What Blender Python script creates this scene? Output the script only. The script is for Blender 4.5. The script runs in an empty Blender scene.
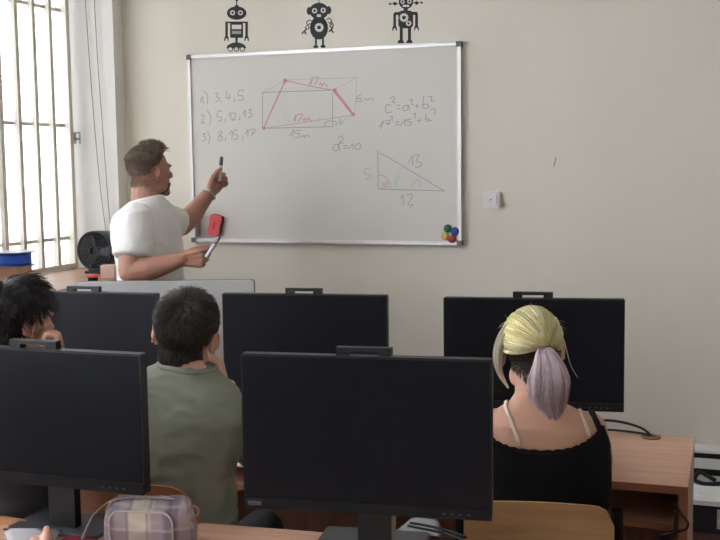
import bpy, bmesh, math, random
from mathutils import Vector, Matrix, noise, Quaternion
random.seed(7)
SC = bpy.context.scene
COL = SC.collection
V = Vector
R = math.radians

# ------------------------------------------------------------------ camera
FPX, PITCH, ROLL, YAW, HC = 1078.1, 0.098206, -0.0127707, 0.335266, 1.67
def cam_axes():
    fw = V((-math.sin(YAW), math.cos(YAW), 0)); ri = V((math.cos(YAW), math.sin(YAW), 0)); up = V((0, 0, 1))
    f2 = fw*math.cos(PITCH) - up*math.sin(PITCH); u2 = up*math.cos(PITCH) + fw*math.sin(PITCH)
    r3 = ri*math.cos(ROLL) + u2*math.sin(ROLL); u3 = u2*math.cos(ROLL) - ri*math.sin(ROLL)
    return r3, u3, f2
CR, CU, CF = cam_axes()
CAMP = V((0, 0, HC))
cd = bpy.data.cameras.new('camera'); cam = bpy.data.objects.new('camera', cd); COL.objects.link(cam)
cd.sensor_width = 36; cd.lens = 36*FPX/720; cd.clip_start = 0.05; cd.clip_end = 200
m3 = Matrix((CR, CU, -CF)).transposed()
cam.matrix_world = Matrix.Translation(CAMP) @ m3.to_4x4()
SC.camera = cam
# surveying: where the sight line through a point of the photograph meets a plane / a distance
def ray(x, y): return CF + CR*((x-360)/FPX) - CU*((y-270)/FPX)
def P(x, y, d): return CAMP + ray(x, y)*d
def on(x, y, ax, v):
    d = ray(x, y); return CAMP + d*((v-CAMP[ax])/d[ax])
VR = V((math.cos(YAW), math.sin(YAW), 0)); VF = V((-math.sin(YAW), math.cos(YAW), 0)); UP = V((0, 0, 1))

# ------------------------------------------------------------------ materials
def srgb(c):
    return tuple(((v/255)/12.92 if v/255 <= .04045 else ((v/255+.055)/1.055)**2.4) for v in c)
def mat(name, col, rough=.6, metal=0., spec=.5, var=0., vscale=8., bump=0., bscale=60., stretch=(1, 1, 1), sss=0., alpha=1., trans=0., emit=None):
    m = bpy.data.materials.new(name); m.use_nodes = True
    nt = m.node_tree; b = nt.nodes['Principled BSDF']
    c = tuple(col)+(1,)
    b.inputs['Base Color'].default_value = c
    b.inputs['Roughness'].default_value = rough; b.inputs['Metallic'].default_value = metal
    b.inputs['Specular IOR Level'].default_value = spec
    if sss:
        b.inputs['Subsurface Weight'].default_value = sss; b.inputs['Subsurface Radius'].default_value = (.012, .005, .003); b.inputs['Subsurface Scale'].default_value = .6
    if trans: b.inputs['Transmission Weight'].default_value = trans
    if var or bump:
        tc = nt.nodes.new('ShaderNodeTexCoord'); mp = nt.nodes.new('ShaderNodeMapping'); mp.inputs['Scale'].default_value = stretch
        nt.links.new(tc.outputs['Object'], mp.inputs['Vector'])
    if var:
        n = nt.nodes.new('ShaderNodeTexNoise'); n.inputs['Scale'].default_value = vscale; n.inputs['Detail'].default_value = 5
        nt.links.new(mp.outputs['Vector'], n.inputs['Vector'])
        mx = nt.nodes.new('ShaderNodeMix'); mx.data_type = 'RGBA'
        mx.inputs[6].default_value = tuple(max(0, v*(1-var)) for v in col)+(1,); mx.inputs[7].default_value = tuple(min(1, v*(1+var)) for v in col)+(1,)
        nt.links.new(n.outputs['Fac'], mx.inputs[0]); nt.links.new(mx.outputs[2], b.inputs['Base Color'])
    if bump:
        n2 = nt.nodes.new('ShaderNodeTexNoise'); n2.inputs['Scale'].default_value = bscale; n2.inputs['Detail'].default_value = 4
        nt.links.new(mp.outputs['Vector'], n2.inputs['Vector'])
        bp = nt.nodes.new('ShaderNodeBump'); bp.inputs['Strength'].default_value = bump; bp.inputs['Distance'].default_value = .004
        nt.links.new(n2.outputs['Fac'], bp.inputs['Height']); nt.links.new(bp.outputs['Normal'], b.inputs['Normal'])
    return m
def hair_mat(name, cols, rough=.45, spec=.4):
    m = bpy.data.materials.new(name); m.use_nodes = True; nt = m.node_tree; b = nt.nodes['Principled BSDF']
    g = nt.nodes.new('ShaderNodeAttribute'); g.attribute_name = 'tone'; r = nt.nodes.new('ShaderNodeValToRGB')
    els = r.color_ramp.elements
    while len(els) < len(cols): els.new(.5)
    for i, c in enumerate(cols):
        els[i].position = i/(len(cols)-1); els[i].color = tuple(c)+(1,)
    nt.links.new(g.outputs['Fac'], r.inputs['Fac']); nt.links.new(r.outputs['Color'], b.inputs['Base Color'])
    b.inputs['Roughness'].default_value = rough; b.inputs['Specular IOR Level'].default_value = spec
    return m
def wood_mat(name, c1, c2, axis=0, rough=.45):
    m = bpy.data.materials.new(name); m.use_nodes = True; nt = m.node_tree; b = nt.nodes['Principled BSDF']
    tc = nt.nodes.new('ShaderNodeTexCoord'); mp = nt.nodes.new('ShaderNodeMapping')
    s = [14, 14, 14]; s[axis] = 1.2; mp.inputs['Scale'].default_value = s
    n = nt.nodes.new('ShaderNodeTexNoise'); n.inputs['Scale'].default_value = 2.2; n.inputs['Detail'].default_value = 6; n.inputs['Distortion'].default_value = .6
    r = nt.nodes.new('ShaderNodeValToRGB'); r.color_ramp.elements[0].position = .3; r.color_ramp.elements[1].position = .72
    r.color_ramp.elements[0].color = tuple(c1)+(1,); r.color_ramp.elements[1].color = tuple(c2)+(1,)
    nt.links.new(tc.outputs['Object'], mp.inputs['Vector']); nt.links.new(mp.outputs['Vector'], n.inputs['Vector'])
    nt.links.new(n.outputs['Fac'], r.inputs['Fac']); nt.links.new(r.outputs['Color'], b.inputs['Base Color'])
    b.inputs['Roughness'].default_value = rough
    return m
M = {}
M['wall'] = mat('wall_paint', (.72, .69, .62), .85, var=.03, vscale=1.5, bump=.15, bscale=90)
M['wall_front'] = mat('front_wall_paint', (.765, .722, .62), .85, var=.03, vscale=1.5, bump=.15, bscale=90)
M['reveal'] = mat('reveal_paint', (.78, .76, .71), .8, var=.02, vscale=3)
M['ceiling'] = mat('ceiling_paint', (.8, .79, .76), .9)
M['floor'] = mat('red_lino', (.10, .035, .03), .45, var=.2, vscale=4)
M['white_frame'] = mat('white_frame_paint', (.8, .79, .76), .5)
M['bar'] = mat('cream_bar_paint', (.66, .62, .52), .5)
M['steel'] = mat('steel', (.45, .44, .42), .35, metal=1)
M['alu'] = mat('brushed_aluminium', (.72, .71, .69), .35, metal=.6)
M['cap'] = mat('grey_plastic_cap', (.12, .12, .11), .5)
M['board'] = mat('whiteboard_enamel', (.675, .65, .59), .5, var=.03, vscale=2.5)
M['ink'] = mat('grey_marker_ink', (.36, .35, .335), .7)
M['inkf'] = mat('faint_marker_ink', (.54, .53, .50), .7)
M['smudge'] = mat('wiped_marker_smudge', (.60, .59, .57), .6)
M['inkr'] = mat('red_marker_ink', (.62, .27, .25), .7)
M['inkrf'] = mat('faint_red_ink', (.60, .40, .37), .7)
M['vinyl'] = mat('black_vinyl', (.012, .013, .013), .6)
M['vinylw'] = mat('white_vinyl', (.70, .68, .62), .6)
M['vinylg'] = mat('grey_vinyl', (.36, .35, .32), .6)
M['black'] = mat('black_plastic', (.012, .012, .014), .45, bump=.05, bscale=400)
M['chin'] = mat('monitor_chin_plastic', (.008, .008, .010), .5, spec=.25)
M['screen'] = mat('black_screen', (.006, .0065, .010), .42, spec=.2)
M['grey_plastic'] = mat('dark_grey_plastic', (.07, .072, .08), .4)
M['badge'] = mat('badge_grey', (.14, .13, .13), .5)
M['badget'] = mat('badge_letters', (.04, .04, .04), .5)
M['panel'] = mat('light_grey_plastic', (.46, .46, .45), .5)
M['panelb'] = mat('grey_rim', (.16, .16, .16), .5)
M['wood'] = wood_mat('beech_laminate', srgb((196, 148, 122)), srgb((216, 172, 144)), 0)
M['wood_side'] = wood_mat('beech_laminate_side', srgb((182, 142, 120)), srgb((204, 166, 142)), 2)
M['wood_edge'] = wood_mat('beech_edge', srgb((150, 92, 64)), srgb((172, 112, 82)), 0)
M['ply'] = wood_mat('plywood', srgb((198, 150, 102)), srgb((220, 176, 126)), 0, .4)
M['ply_brown'] = wood_mat('brown_plywood', srgb((160, 104, 68)), srgb((186, 128, 88)), 0, .4)
M['chair_metal'] = mat('dark_brown_steel', (.03, .022, .02), .4, metal=.3)
M['sill'] = wood_mat('sill_wood', srgb((150, 112, 88)), srgb((182, 142, 112)), 1)
M['skin'] = mat('skin_tan', srgb((174, 126, 106)), .55, sss=.12, var=.06, vscale=14)
M['skin2'] = mat('skin_fair', srgb((208, 162, 136)), .55, sss=.12, var=.05, vscale=14)
M['skin3'] = mat('skin_light', srgb((214, 164, 140)), .55, sss=.12, var=.05, vscale=14)
M['tee_white'] = mat('white_cotton', (.78, .77, .74), .9, bump=.12, bscale=220)
M['tee_green'] = mat('grey_green_cotton', srgb((134, 137, 122)), .95, bump=.12, bscale=220)
M['tee_grey'] = mat('charcoal_cotton', srgb((70, 70, 74)), .95, bump=.12, bscale=220)
M['tee_dark'] = mat('dark_green_cotton', srgb((62, 70, 60)), .95, bump=.12, bscale=220)
M['cami'] = mat('black_jersey', (.012, .011, .013), .85, bump=.2, bscale=160)
M['lace'] = mat('black_lace', (.016, .014, .016), .9)
M['cream'] = mat('cream_elastic', srgb((226, 208, 186)), .7)
M['denim'] = mat('dark_trousers', (.010, .011, .015), .9)
M['hair_brown'] = hair_mat('brown_hair', [(.11, .08, .056), (.20, .147, .105), (.32, .24, .175)])
M['hair_fade'] = hair_mat('faded_hair', [(.12, .082, .058), (.19, .13, .094), (.26, .18, .135)])
M['hair_beard'] = hair_mat('beard_hair', [(.10, .060, .045), (.14, .085, .062), (.19, .12, .09)])
M['hair_dark'] = hair_mat('dark_brown_hair', [(.022, .017, .014), (.055, .043, .036), (.12, .098, .082)])
M['hair_black'] = hair_mat('black_hair', [(.010, .009, .010), (.024, .019, .018), (.07, .050, .044)])
M['hair_blonde'] = hair_mat('dyed_yellow_hair', [srgb((156, 132, 104)), srgb((188, 188, 148)), srgb((224, 208, 138)), srgb((236, 224, 170)), srgb((248, 240, 210))])
M['hair_white'] = hair_mat('bleached_hair', [srgb((214, 204, 168)), srgb((240, 234, 212)), srgb((250, 248, 240))])
M['hair_lilac'] = hair_mat('lilac_hair', [srgb((176, 146, 148)), srgb((222, 198, 200)), srgb((240, 226, 226)), srgb((228, 214, 234)), srgb((255, 250, 246))])
M['hair_under'] = hair_mat('undercut_hair', [(.03, .02, .016), (.065, .046, .038), (.10, .075, .062)])
M['beard'] = mat('stubble', (.045, .025, .018), .8)
M['eye'] = mat('eye_white', (.75, .73, .7), .25)
M['iris'] = mat('iris', (.04, .03, .02), .2)
M['paper'] = mat('white_paper', (.88, .89, .92), .8)
M['print'] = mat('printed_blue_line', (.35, .42, .62), .8)
M['red'] = mat('red_plastic', srgb((226, 88, 92)), .6)
M['darkred'] = mat('dark_red_cover', srgb((120, 26, 36)), .5)
M['felt'] = mat('black_felt', (.02, .018, .02), .95)
M['mg'] = mat('green_magnet', srgb((28, 108, 78)), .4)
M['mb'] = mat('blue_magnet', srgb((40, 70, 150)), .4)
M['my'] = mat('yellow_magnet', srgb((218, 172, 80)), .4)
M['mr'] = mat('red_magnet', srgb((150, 34, 44)), .4)
M['switch'] = mat('switch_white', (.78, .75, .72), .4)
M['marker'] = mat('white_marker_body', (.62, .62, .60), .4)
M['markerd'] = mat('grey_marker_cap', (.16, .16, .17), .4)
M['fan'] = mat('dark_fan_plastic', (.035, .038, .042), .4)
M['fanw'] = mat('fan_grille_wire', (.13, .14, .15), .35, metal=.5)
M['blue'] = mat('blue_filament', srgb((34, 84, 190)), .35, bump=.5, bscale=300, stretch=(.02, .02, 1))
M['flange'] = mat('spool_flange_grey', (.20, .21, .225), .35)
M['card'] = mat('cardboard', srgb((190, 150, 126)), .85, var=.08)
M['pinkcard'] = mat('salmon_box', srgb((236, 204, 186)), .8, var=.05)
M['cable'] = mat('black_cable', (.012, .012, .012), .5)
M['cord'] = mat('grey_cord', (.20, .19, .18), .7)
M['grommet'] = mat('brown_grommet', srgb((150, 100, 66)), .5)
M['curtain'] = mat('facade_plaster', (.80, .74, .64), .9, var=.04, vscale=1)
M['glass'] = mat('window_glass', (1, 1, 1), .02, trans=1.0)
M['whitebox'] = mat('white_device', (.78, .77, .74), .5, var=.1, vscale=12)
M['hold_shade'] = mat('holder_shade_grey', (.36, .345, .32), .5)  # shade colour for the side of the white marker holder
M['label'] = mat('label_print', (.5, .48, .45), .7, var=.5, vscale=40)
M['silver'] = mat('silver_bracelet', (.5, .48, .44), .35, metal=.7)
# thin window glass: clear to light, still reflecting
nt = M['glass'].node_tree
for n in list(nt.nodes):
    if n.type != 'OUTPUT_MATERIAL': nt.nodes.remove(n)
tr = nt.nodes.new('ShaderNodeBsdfTransparent'); gl = nt.nodes.new('ShaderNodeBsdfGlossy'); gl.inputs['Roughness'].default_value = .03
mx = nt.nodes.new('ShaderNodeMixShader'); mx.inputs[0].default_value = .05
nt.links.new(tr.outputs[0], mx.inputs[1]); nt.links.new(gl.outputs[0], mx.inputs[2])
nt.links.new(mx.outputs[0], [n for n in nt.nodes if n.type == 'OUTPUT_MATERIAL'][0].inputs['Surface'])
# absorbing tints added to all panes, balancing the daylight from each window
def pane_dimmer(name, k):
    m = bpy.data.materials.new(name); m.use_nodes = True; nt = m.node_tree; M[name] = m
    for n in list(nt.nodes):
        if n.type != 'OUTPUT_MATERIAL': nt.nodes.remove(n)
    tr = nt.nodes.new('ShaderNodeBsdfTransparent'); tr.inputs[0].default_value = (k, k, k*1.02, 1)
    tl_ = nt.nodes.new('ShaderNodeBsdfTranslucent'); tl_.inputs[0].default_value = (k, k, k*1.02, 1)
    mx = nt.nodes.new('ShaderNodeMixShader'); mx.inputs[0].default_value = .5
    nt.links.new(tr.outputs[0], mx.inputs[1]); nt.links.new(tl_.outputs[0], mx.inputs[2])
    nt.links.new(mx.outputs[0], [n for n in nt.nodes if n.type == 'OUTPUT_MATERIAL'][0].inputs['Surface'])
pane_dimmer('pane_dimmer_1', .29); pane_dimmer('pane_dimmer_2', .46); pane_dimmer('pane_dimmer_3', .62)
# plaid cloth
def plaid():
    m = bpy.data.materials.new('plaid_cloth'); m.use_nodes = True; nt = m.node_tree; b = nt.nodes['Principled BSDF']
    tc = nt.nodes.new('ShaderNodeTexCoord'); sp = nt.nodes.new('ShaderNodeSeparateXYZ'); nt.links.new(tc.outputs['Object'], sp.inputs[0])
    def band(axis, freq, lo, hi, ph=0.):
        a = nt.nodes.new('ShaderNodeMath'); a.operation = 'MULTIPLY_ADD'; a.inputs[1].default_value = freq; a.inputs[2].default_value = ph
        nt.links.new(sp.outputs[axis], a.inputs[0])
        s = nt.nodes.new('ShaderNodeMath'); s.operation = 'SINE'; nt.links.new(a.outputs[0], s.inputs[0])
        r = nt.nodes.new('ShaderNodeMapRange'); r.inputs[1].default_value = lo; r.inputs[2].default_value = hi; nt.links.new(s.outputs[0], r.inputs[0])
        return r.outputs[0]
    col = None
    def mixc(fac, c0, c1, k=1.0):
        mx = nt.nodes.new('ShaderNodeMix'); mx.data_type = 'RGBA'
        mu = nt.nodes.new('ShaderNodeMath'); mu.operation = 'MULTIPLY'; mu.inputs[1].default_value = k
        nt.links.new(fac, mu.inputs[0]); nt.links.new(mu.outputs[0], mx.inputs[0])
        if isinstance(c0, tuple): mx.inputs[6].default_value = c0+(1,)
        else: nt.links.new(c0, mx.inputs[6])
        mx.inputs[7].default_value = c1+(1,)
        return mx.outputs[2]
    c = mixc(band(0, 40, .2, .6, 1.9), srgb((170, 158, 162)), srgb((214, 204, 184)), .85)
    c = mixc(band(0, 40, .7, .9, -1.2), c, srgb((104, 98, 118)), .6)
    c = mixc(band(2, 60, .2, .6), c, srgb((122, 110, 124)), .45)
    c = mixc(band(2, 120, .85, .95, 2.2), c, srgb((206, 192, 190)), .4)
    c = mixc(band(0, 120, .85, .95), c, srgb((110, 100, 112)), .45)
    nt.links.new(c, b.inputs['Base Color']); b.inputs['Roughness'].default_value = .85
    return m
M['plaid'] = plaid()
M['piping'] = mat('bag_piping', srgb((198, 184, 184)), .6)
M['strap'] = mat('bag_strap', srgb((178, 166, 168)), .7, var=.15, vscale=90)

# ------------------------------------------------------------------ object helpers
def link(name, me, m=None, parent=None, smooth=False):
    o = bpy.data.objects.new(name, me); COL.objects.link(o)
    me.name = name
    if m is not None:
        for q in (m if isinstance(m, (list, tuple)) else [m]): me.materials.append(q)
    if smooth:
        me.polygons.foreach_set('use_smooth', [True]*len(me.polygons))
    if parent is not None:
        o.parent = parent
    return o
def obj(name, bm, m, parent=None, smooth=False, bevel=0., bseg=2):
    if bevel:
        bmesh.ops.bevel(bm, geom=[e for e in bm.edges if len(e.link_faces) == 2 and e.calc_face_angle(0) > .6], offset=bevel, segments=bseg, affect='EDGES', profile=.5)
    bmesh.ops.recalc_face_normals(bm, faces=bm.faces)
    me = bpy.data.meshes.new(name); bm.to_mesh(me); bm.free()
    return link(name, me, m, parent, smooth)
def sub(name, bm, m, parent, **k): return obj(name, bm, m, parent, **k)
def thing(name, label, cat, loc=(0, 0, 0), rz=0., group=None, rot=None):
    o = bpy.data.objects.new(name, None); COL.objects.link(o); o.location = loc
    o.rotation_euler = rot if rot else (0, 0, rz)
    o.empty_display_size = .05
    o['label'] = label; o['category'] = cat
    if group: o['group'] = group
    return o
def tag(o, label, cat, group=None):
    o['label'] = label; o['category'] = cat
    if group: o['group'] = group
    return o
def struct(name, bm, m, parent=None, **k):
    o = obj(name, bm, m, parent, **k)
    if parent is None: o['kind'] = 'structure'
    return o
def NB(): return bmesh.new()
def box(bm, x0, x1, y0, y1, z0, z1, mtx=None):
    vs = [bm.verts.new((x, y, z)) for x in (x0, x1) for y in (y0, y1) for z in (z0, z1)]
    for f in ((0, 1, 3, 2), (4, 6, 7, 5), (0, 4, 5, 1), (2, 3, 7, 6), (0, 2, 6, 4), (1, 5, 7, 3)):
        bm.faces.new([vs[i] for i in f])
    if mtx is not None: bmesh.ops.transform(bm, matrix=mtx, verts=vs)
    return vs
def frame_of(d):
    d = d.normalized(); a = V((0, 0, 1)) if abs(d.z) < .95 else V((1, 0, 0))
    x = d.cross(a).normalized(); return x, x.cross(d).normalized()
def tube(bm, pts, r, seg=10, cap=True, closed=False):
    pts = [V(p) for p in pts]; n = len(pts)
    rs = r if isinstance(r, (list, tuple)) else [r]*n
    rings = []; x = None
    for i, p in enumerate(pts):
        if closed: d = pts[(i+1) % n]-pts[i-1]
        else: d = (pts[min(i+1, n-1)]-pts[max(i-1, 0)])
        d.normalize()
        if x is None: x, _ = frame_of(d)
        x = (x-d*x.dot(d)).normalized(); y = d.cross(x)
        rings.append([bm.verts.new(p+(x*math.cos(2*math.pi*k/seg)+y*math.sin(2*math.pi*k/seg))*rs[i]) for k in range(seg)])
    for i in range(n if closed else n-1):
        a, b = rings[i], rings[(i+1) % n]
        for k in range(seg): bm.faces.new((a[k], a[(k+1) % seg], b[(k+1) % seg], b[k]))
    if cap and not closed:
        bm.faces.new(rings[0][::-1]); bm.faces.new(rings[-1])
def lathe(bm, prof, seg=32, mtx=None):
    rings = []
    for r, z in prof:
        rings.append([bm.verts.new((r*math.cos(2*math.pi*k/seg), r*math.sin(2*math.pi*k/seg), z)) for k in range(seg)])
    for a, b in zip(rings, rings[1:]):
        for k in range(seg): bm.faces.new((a[k], a[(k+1) % seg], b[(k+1) % seg], b[k]))
    bm.faces.new(rings[0][::-1]); bm.faces.new(rings[-1])
    if mtx is not None: bmesh.ops.transform(bm, matrix=mtx, verts=[v for q in rings for v in q])
def prism(bm, poly, y0, y1, mtx=None):
    """outline in x,z extruded between y0 and y1"""
    a = [bm.verts.new((x, y0, z)) for x, z in poly]; b = [bm.verts.new((x, y1, z)) for x, z in poly]
    n = len(poly)
    bm.faces.new(a); bm.faces.new(b[::-1])
    for i in range(n): bm.faces.new((a[i], b[i], b[(i+1) % n], a[(i+1) % n]))
    if mtx is not None: bmesh.ops.transform(bm, matrix=mtx, verts=a+b)
def rrect(w, h, r, n=5, cx=0, cz=0):
    out = []
    for sx, sz, a0 in ((1, 1, 0), (-1, 1, 90), (-1, -1, 180), (1, -1, 270)):
        for k in range(n+1):
            a = R(a0+90*k/n); out.append((cx+sx*(w/2-r)+r*math.cos(a), cz+sz*(h/2-r)+r*math.sin(a)))
    return out
def smooth_path(pts, n=8):
    pts = [V(p) for p in pts]; out = []
    q = [pts[0]*2-pts[1]]+pts+[pts[-1]*2-pts[-2]]
    for i in range(1, len(q)-2):
        for k in range(n):
            t = k/n; p0, p1, p2, p3 = q[i-1], q[i], q[i+1], q[i+2]
            out.append(.5*((2*p1)+(p2-p0)*t+(2*p0-5*p1+4*p2-p3)*t*t+(3*p1-p0-3*p2+p3)*t**3))
    out.append(pts[-1]); return out

# ------------------------------------------------------------------ the room
XL, YF, XR, YB, ZC = -3.2, 5.27, 3.4, -3.2, 3.15
REC = 0.25; XO = XL-REC-.15       # recess depth, outer face of the left wall
bm = NB(); box(bm, XO, XR+.2, YB-.2, YF+.2, -.12, 0); struct('floor', bm, M['floor'])
bm = NB(); box(bm, XO, XR+.2, YB-.2, YF+.2, ZC, ZC+.15); struct('ceiling', bm, M['ceiling'])
bm = NB(); box(bm, XO, XR+.2, YF, YF+.2, 0, ZC); wf = struct('wall_front', bm, M['wall_front'])
bm = NB(); box(bm, XR, XR+.2, YB, YF, 0, ZC); struct('wall_right', bm, M['wall'])
bm = NB(); box(bm, XO, XR, YB-.2, YB, 0, ZC); struct('wall_back', bm, M['wall'])
SILL, HEAD = 1.085, 2.95
wins = [(3.62, 5.172), (1.75, 3.35), (-.9, .85)]
bm = NB()
edges = [YB]+[v for w in sorted(wins) for v in w]+[YF]
for i in range(0, len(edges), 2): box(bm, XO, XL, edges[i], edges[i+1], 0, ZC)
for a, b in wins:
    box(bm, XO, XL, a, b, 0, SILL); box(bm, XO, XL, a, b, HEAD, ZC)
struct('wall_left', bm, M['reveal'])
XW = XL-REC   # plane of the bars
for i, (a, b) in enumerate(wins):
    bm = NB(); xg = XW-.075
    fw = .05
    for y0, y1, z0, z1 in ((a, a+fw, SILL, HEAD), (b-fw, b, SILL, HEAD), (a, b, SILL, SILL+fw), (a, b, HEAD-fw, HEAD), ((a+b)/2-.05, (a+b)/2+.05, SILL, HEAD)):
        box(bm, xg-.03, xg+.03, y0, y1, z0, z1)
    w = struct(f'window_{i+1}', bm, M['white_frame'])
    bm = NB(); box(bm, xg-.004, xg+.004, a+fw, b-fw, SILL+fw, HEAD-fw); obj('window_pane', bm, M[('pane_dimmer_1', 'pane_dimmer_2', 'pane_dimmer_3')[i]], w)  # pane carries the tint added to balance the daylight
    ld = bpy.data.lights.new('window_portal', 'AREA'); ld.shape = 'RECTANGLE'; ld.size = b-a; ld.size_y = HEAD-SILL
    ld.cycles.is_portal = True
    lo = bpy.data.objects.new('window_portal', ld); COL.objects.link(lo)
    lo.location = (XO-.02, (a+b)/2, (SILL+HEAD)/2); lo.rotation_euler = (R(90), 0, R(-90))
# sill board of window 1
bm = NB(); box(bm, XW+.02, XL+.30, wins[0][0]-.06, wins[0][1]-.002, SILL-.0, SILL+.03); struct('trim_1', bm, M['sill'], bevel=.004)
# burglar grille of window 1
g = thing('window_grille', 'cream painted iron bar grille over the window at the left', 'window grille', (XW, wins[0][0], SILL))
a, b = wins[0]
ys = [5.090-.1455*k for k in range(1, 10)]
for y in ys:
    bm = NB(); box(bm, -.013, .013, y-a-.013, y-a+.013, .04, HEAD-SILL-.03); obj('bar', bm, M['bar'], g, bevel=.002)
for z in (1.285, 1.898, 2.515):
    bm = NB(); box(bm, -.026, -.0135, .03, 5.09-a, z-SILL-.009, z-SILL+.009); obj('crossbar', bm, M['bar'], g)
bm = NB()
for y0, y1, z0, z1 in ((5.075-a, 5.105-a, .035, HEAD-SILL-.02), (.02, .05, .035, HEAD-SILL-.02)): box(bm, -.02, .02, y0, y1, z0, z1)
box(bm, -.02, .02, .05, 5.075-a, .035, .06); box(bm, -.02, .02, .05, 5.075-a, HEAD-SILL-.045, HEAD-SILL-.02)
obj('frame', bm, M['bar'], g, bevel=.003)
bm = NB(); z = 1.83-SILL; y = 5.118-a
box(bm, -.012, .02, y-.013, y+.013, z-.03, z+.03); box(bm, .02, .034, y-.006, y+.03, z-.01, z+.002)
tube(bm, [(.03, y+.03, z+.03), (.03, y+.03, z-.03)], .005, 6); tube(bm, [(.03, y+.03, z+.03), (.022, y-.01, z+.028)], .004, 6)
obj('latch', bm, M['steel'], g)
# window 1 blind cords hanging over the reveal
YJ = 5.155
for (pts, lab) in (([(83, -8), (88, 40), (94, 120), (100, 185), (106, 232)], 'thin hanging blind cord, left of the two over the reveal'), ([(93, -8), (97, 50), (102, 120), (108, 200), (112, 240)], 'thin hanging blind cord, right of the two over the reveal')):
    q = [on(x, y, 1, YJ) for x, y in pts]
    q[0].z = HEAD
    bm = NB(); tube(bm, smooth_path(q, 4), .0022, 6); tag(obj('blind_cord', bm, M['cord'], smooth=True), lab, 'cord', 'cords over the window reveal')
# ------------------------------------------------------------------ whiteboard
BX0, BX1, BZ0, BZ1 = -2.790, -1.287, 1.259, 2.259
BY = YF-.028            # face of the board
wb = thing('whiteboard', 'wide white magnetic board with aluminium frame and maths writing on the wall', 'whiteboard', (BX0, YF, BZ0))
def wbl(p): return V(p)-V((BX0, YF, BZ0))
bm = NB(); box(bm, .01, BX1-BX0-.01, -.028, -.004, .01, BZ1-BZ0-.01); obj('writing_surface', bm, M['board'], wb)
W_, H_ = BX1-BX0, BZ1-BZ0
bm = NB(); fz = .017
for x0, x1, z0, z1 in ((0, W_, 0, fz), (0, W_, H_-fz, H_), (0, fz, fz, H_-fz), (W_-fz, W_, fz, H_-fz)): box(bm, x0, x1, -.036, -.001, z0, z1)
obj('frame', bm, M['alu'], wb, bevel=.002)
for cx in (0, W_):
    for cz in (0, H_):
        bm = NB(); s = .026
        box(bm, cx-(.003 if cx == 0 else s-.003), cx+(s-.003 if cx == 0 else .003), -.039, -.001, cz-(.003 if cz == 0 else s-.003), cz+(s-.003 if cz == 0 else .003))
        obj('corner_cap', bm, M['cap'], wb, bevel=.004)
def ribbon(bm, pts, w, y, off=V((0, 0, 0))):
    """flat pen stroke of width w on the plane y"""
    pts = [V((p.x, 0, p.z)) for p in pts]
    L = []; n = len(pts)
    for i, p in enumerate(pts):
        d = (pts[min(i+1, n-1)]-pts[max(i-1, 0)]);
        if d.length < 1e-6: d = V((1, 0, 0))
        d.normalize(); s = V((-d.z, 0, d.x))*w/2
        L.append((bm.verts.new(p+s+V((0, y, 0))-off), bm.verts.new(p-s+V((0, y, 0))-off)))
    for a_, b_ in zip(L, L[1:]): bm.faces.new((a_[0], a_[1], b_[1], b_[0]))
ORG = V((BX0, YF, BZ0))
def strokes(name, lists, m, w, dy=.0004, curve=True):
    bm = NB()
    for k, (ox, oy, s, pts) in enumerate(lists):
        q = [on(ox+x/s, oy+y/s, 1, BY) for x, y in pts]
        if curve and len(q) > 2: q = smooth_path(q, 4)
        ribbon(bm, q, w, BY-dy-.00002*(k % 9), ORG)
    obj(name, bm, m, wb)
A = (195, 80, 9.); Bc = (255, 65, 6.); Cc = (370, 85, 9.); D = (360, 140, 7.2)
def S(c, *ls): return [(*c, l) for l in ls]
strokes('handwriting', S(A, [(45, 205), (68, 150), (75, 215)], [(75, 100), (108, 130), (115, 170), (110, 220)], [(180, 120), (208, 118), (195, 150), (222, 165), (202, 192), (180, 195)], [(238, 185), (234, 207)],
    [(290, 95), (280, 160), (318, 155)], [(310, 130), (305, 182)], [(357, 165), (352, 202)], [(442, 92), (395, 95), (390, 140), (425, 140), (437, 165), (415, 185), (388, 182)],
    [(55, 325), (75, 315), (80, 340), (58, 388), (90, 380)], [(110, 270), (135, 310), (142, 360), (130, 405)], [(240, 280), (205, 285), (200, 330), (235, 335), (238, 360), (205, 372)], [(277, 345), (272, 382)],
    [(302, 322), (322, 292), (322, 362)], [(335, 300), (360, 298), (364, 325), (335, 362), (370, 355)], [(407, 325), (400, 362)], [(430, 315), (452, 272), (452, 338)], [(480, 270), (507, 265), (490, 295), (514, 302), (505, 330), (478, 337)],
    [(65, 485), (92, 480), (75, 505), (97, 517), (85, 542), (66, 545)], [(112, 463), (130, 500), (132, 545), (120, 572)], [(242, 460), (215, 470), (220, 495), (247, 520), (235, 547), (210, 540), (218, 510), (240, 485), (242, 460)], [(277, 515), (271, 552)],
    [(308, 492), (335, 453), (332, 542)], [(388, 450), (355, 455), (352, 490), (382, 495), (382, 525), (350, 537)], [(432, 505), (425, 547)], [(453, 492), (478, 443), (475, 512)], [(488, 452), (544, 445), (508, 503)], [(505, 475), (537, 475)]), M['ink'], .0042)
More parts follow.
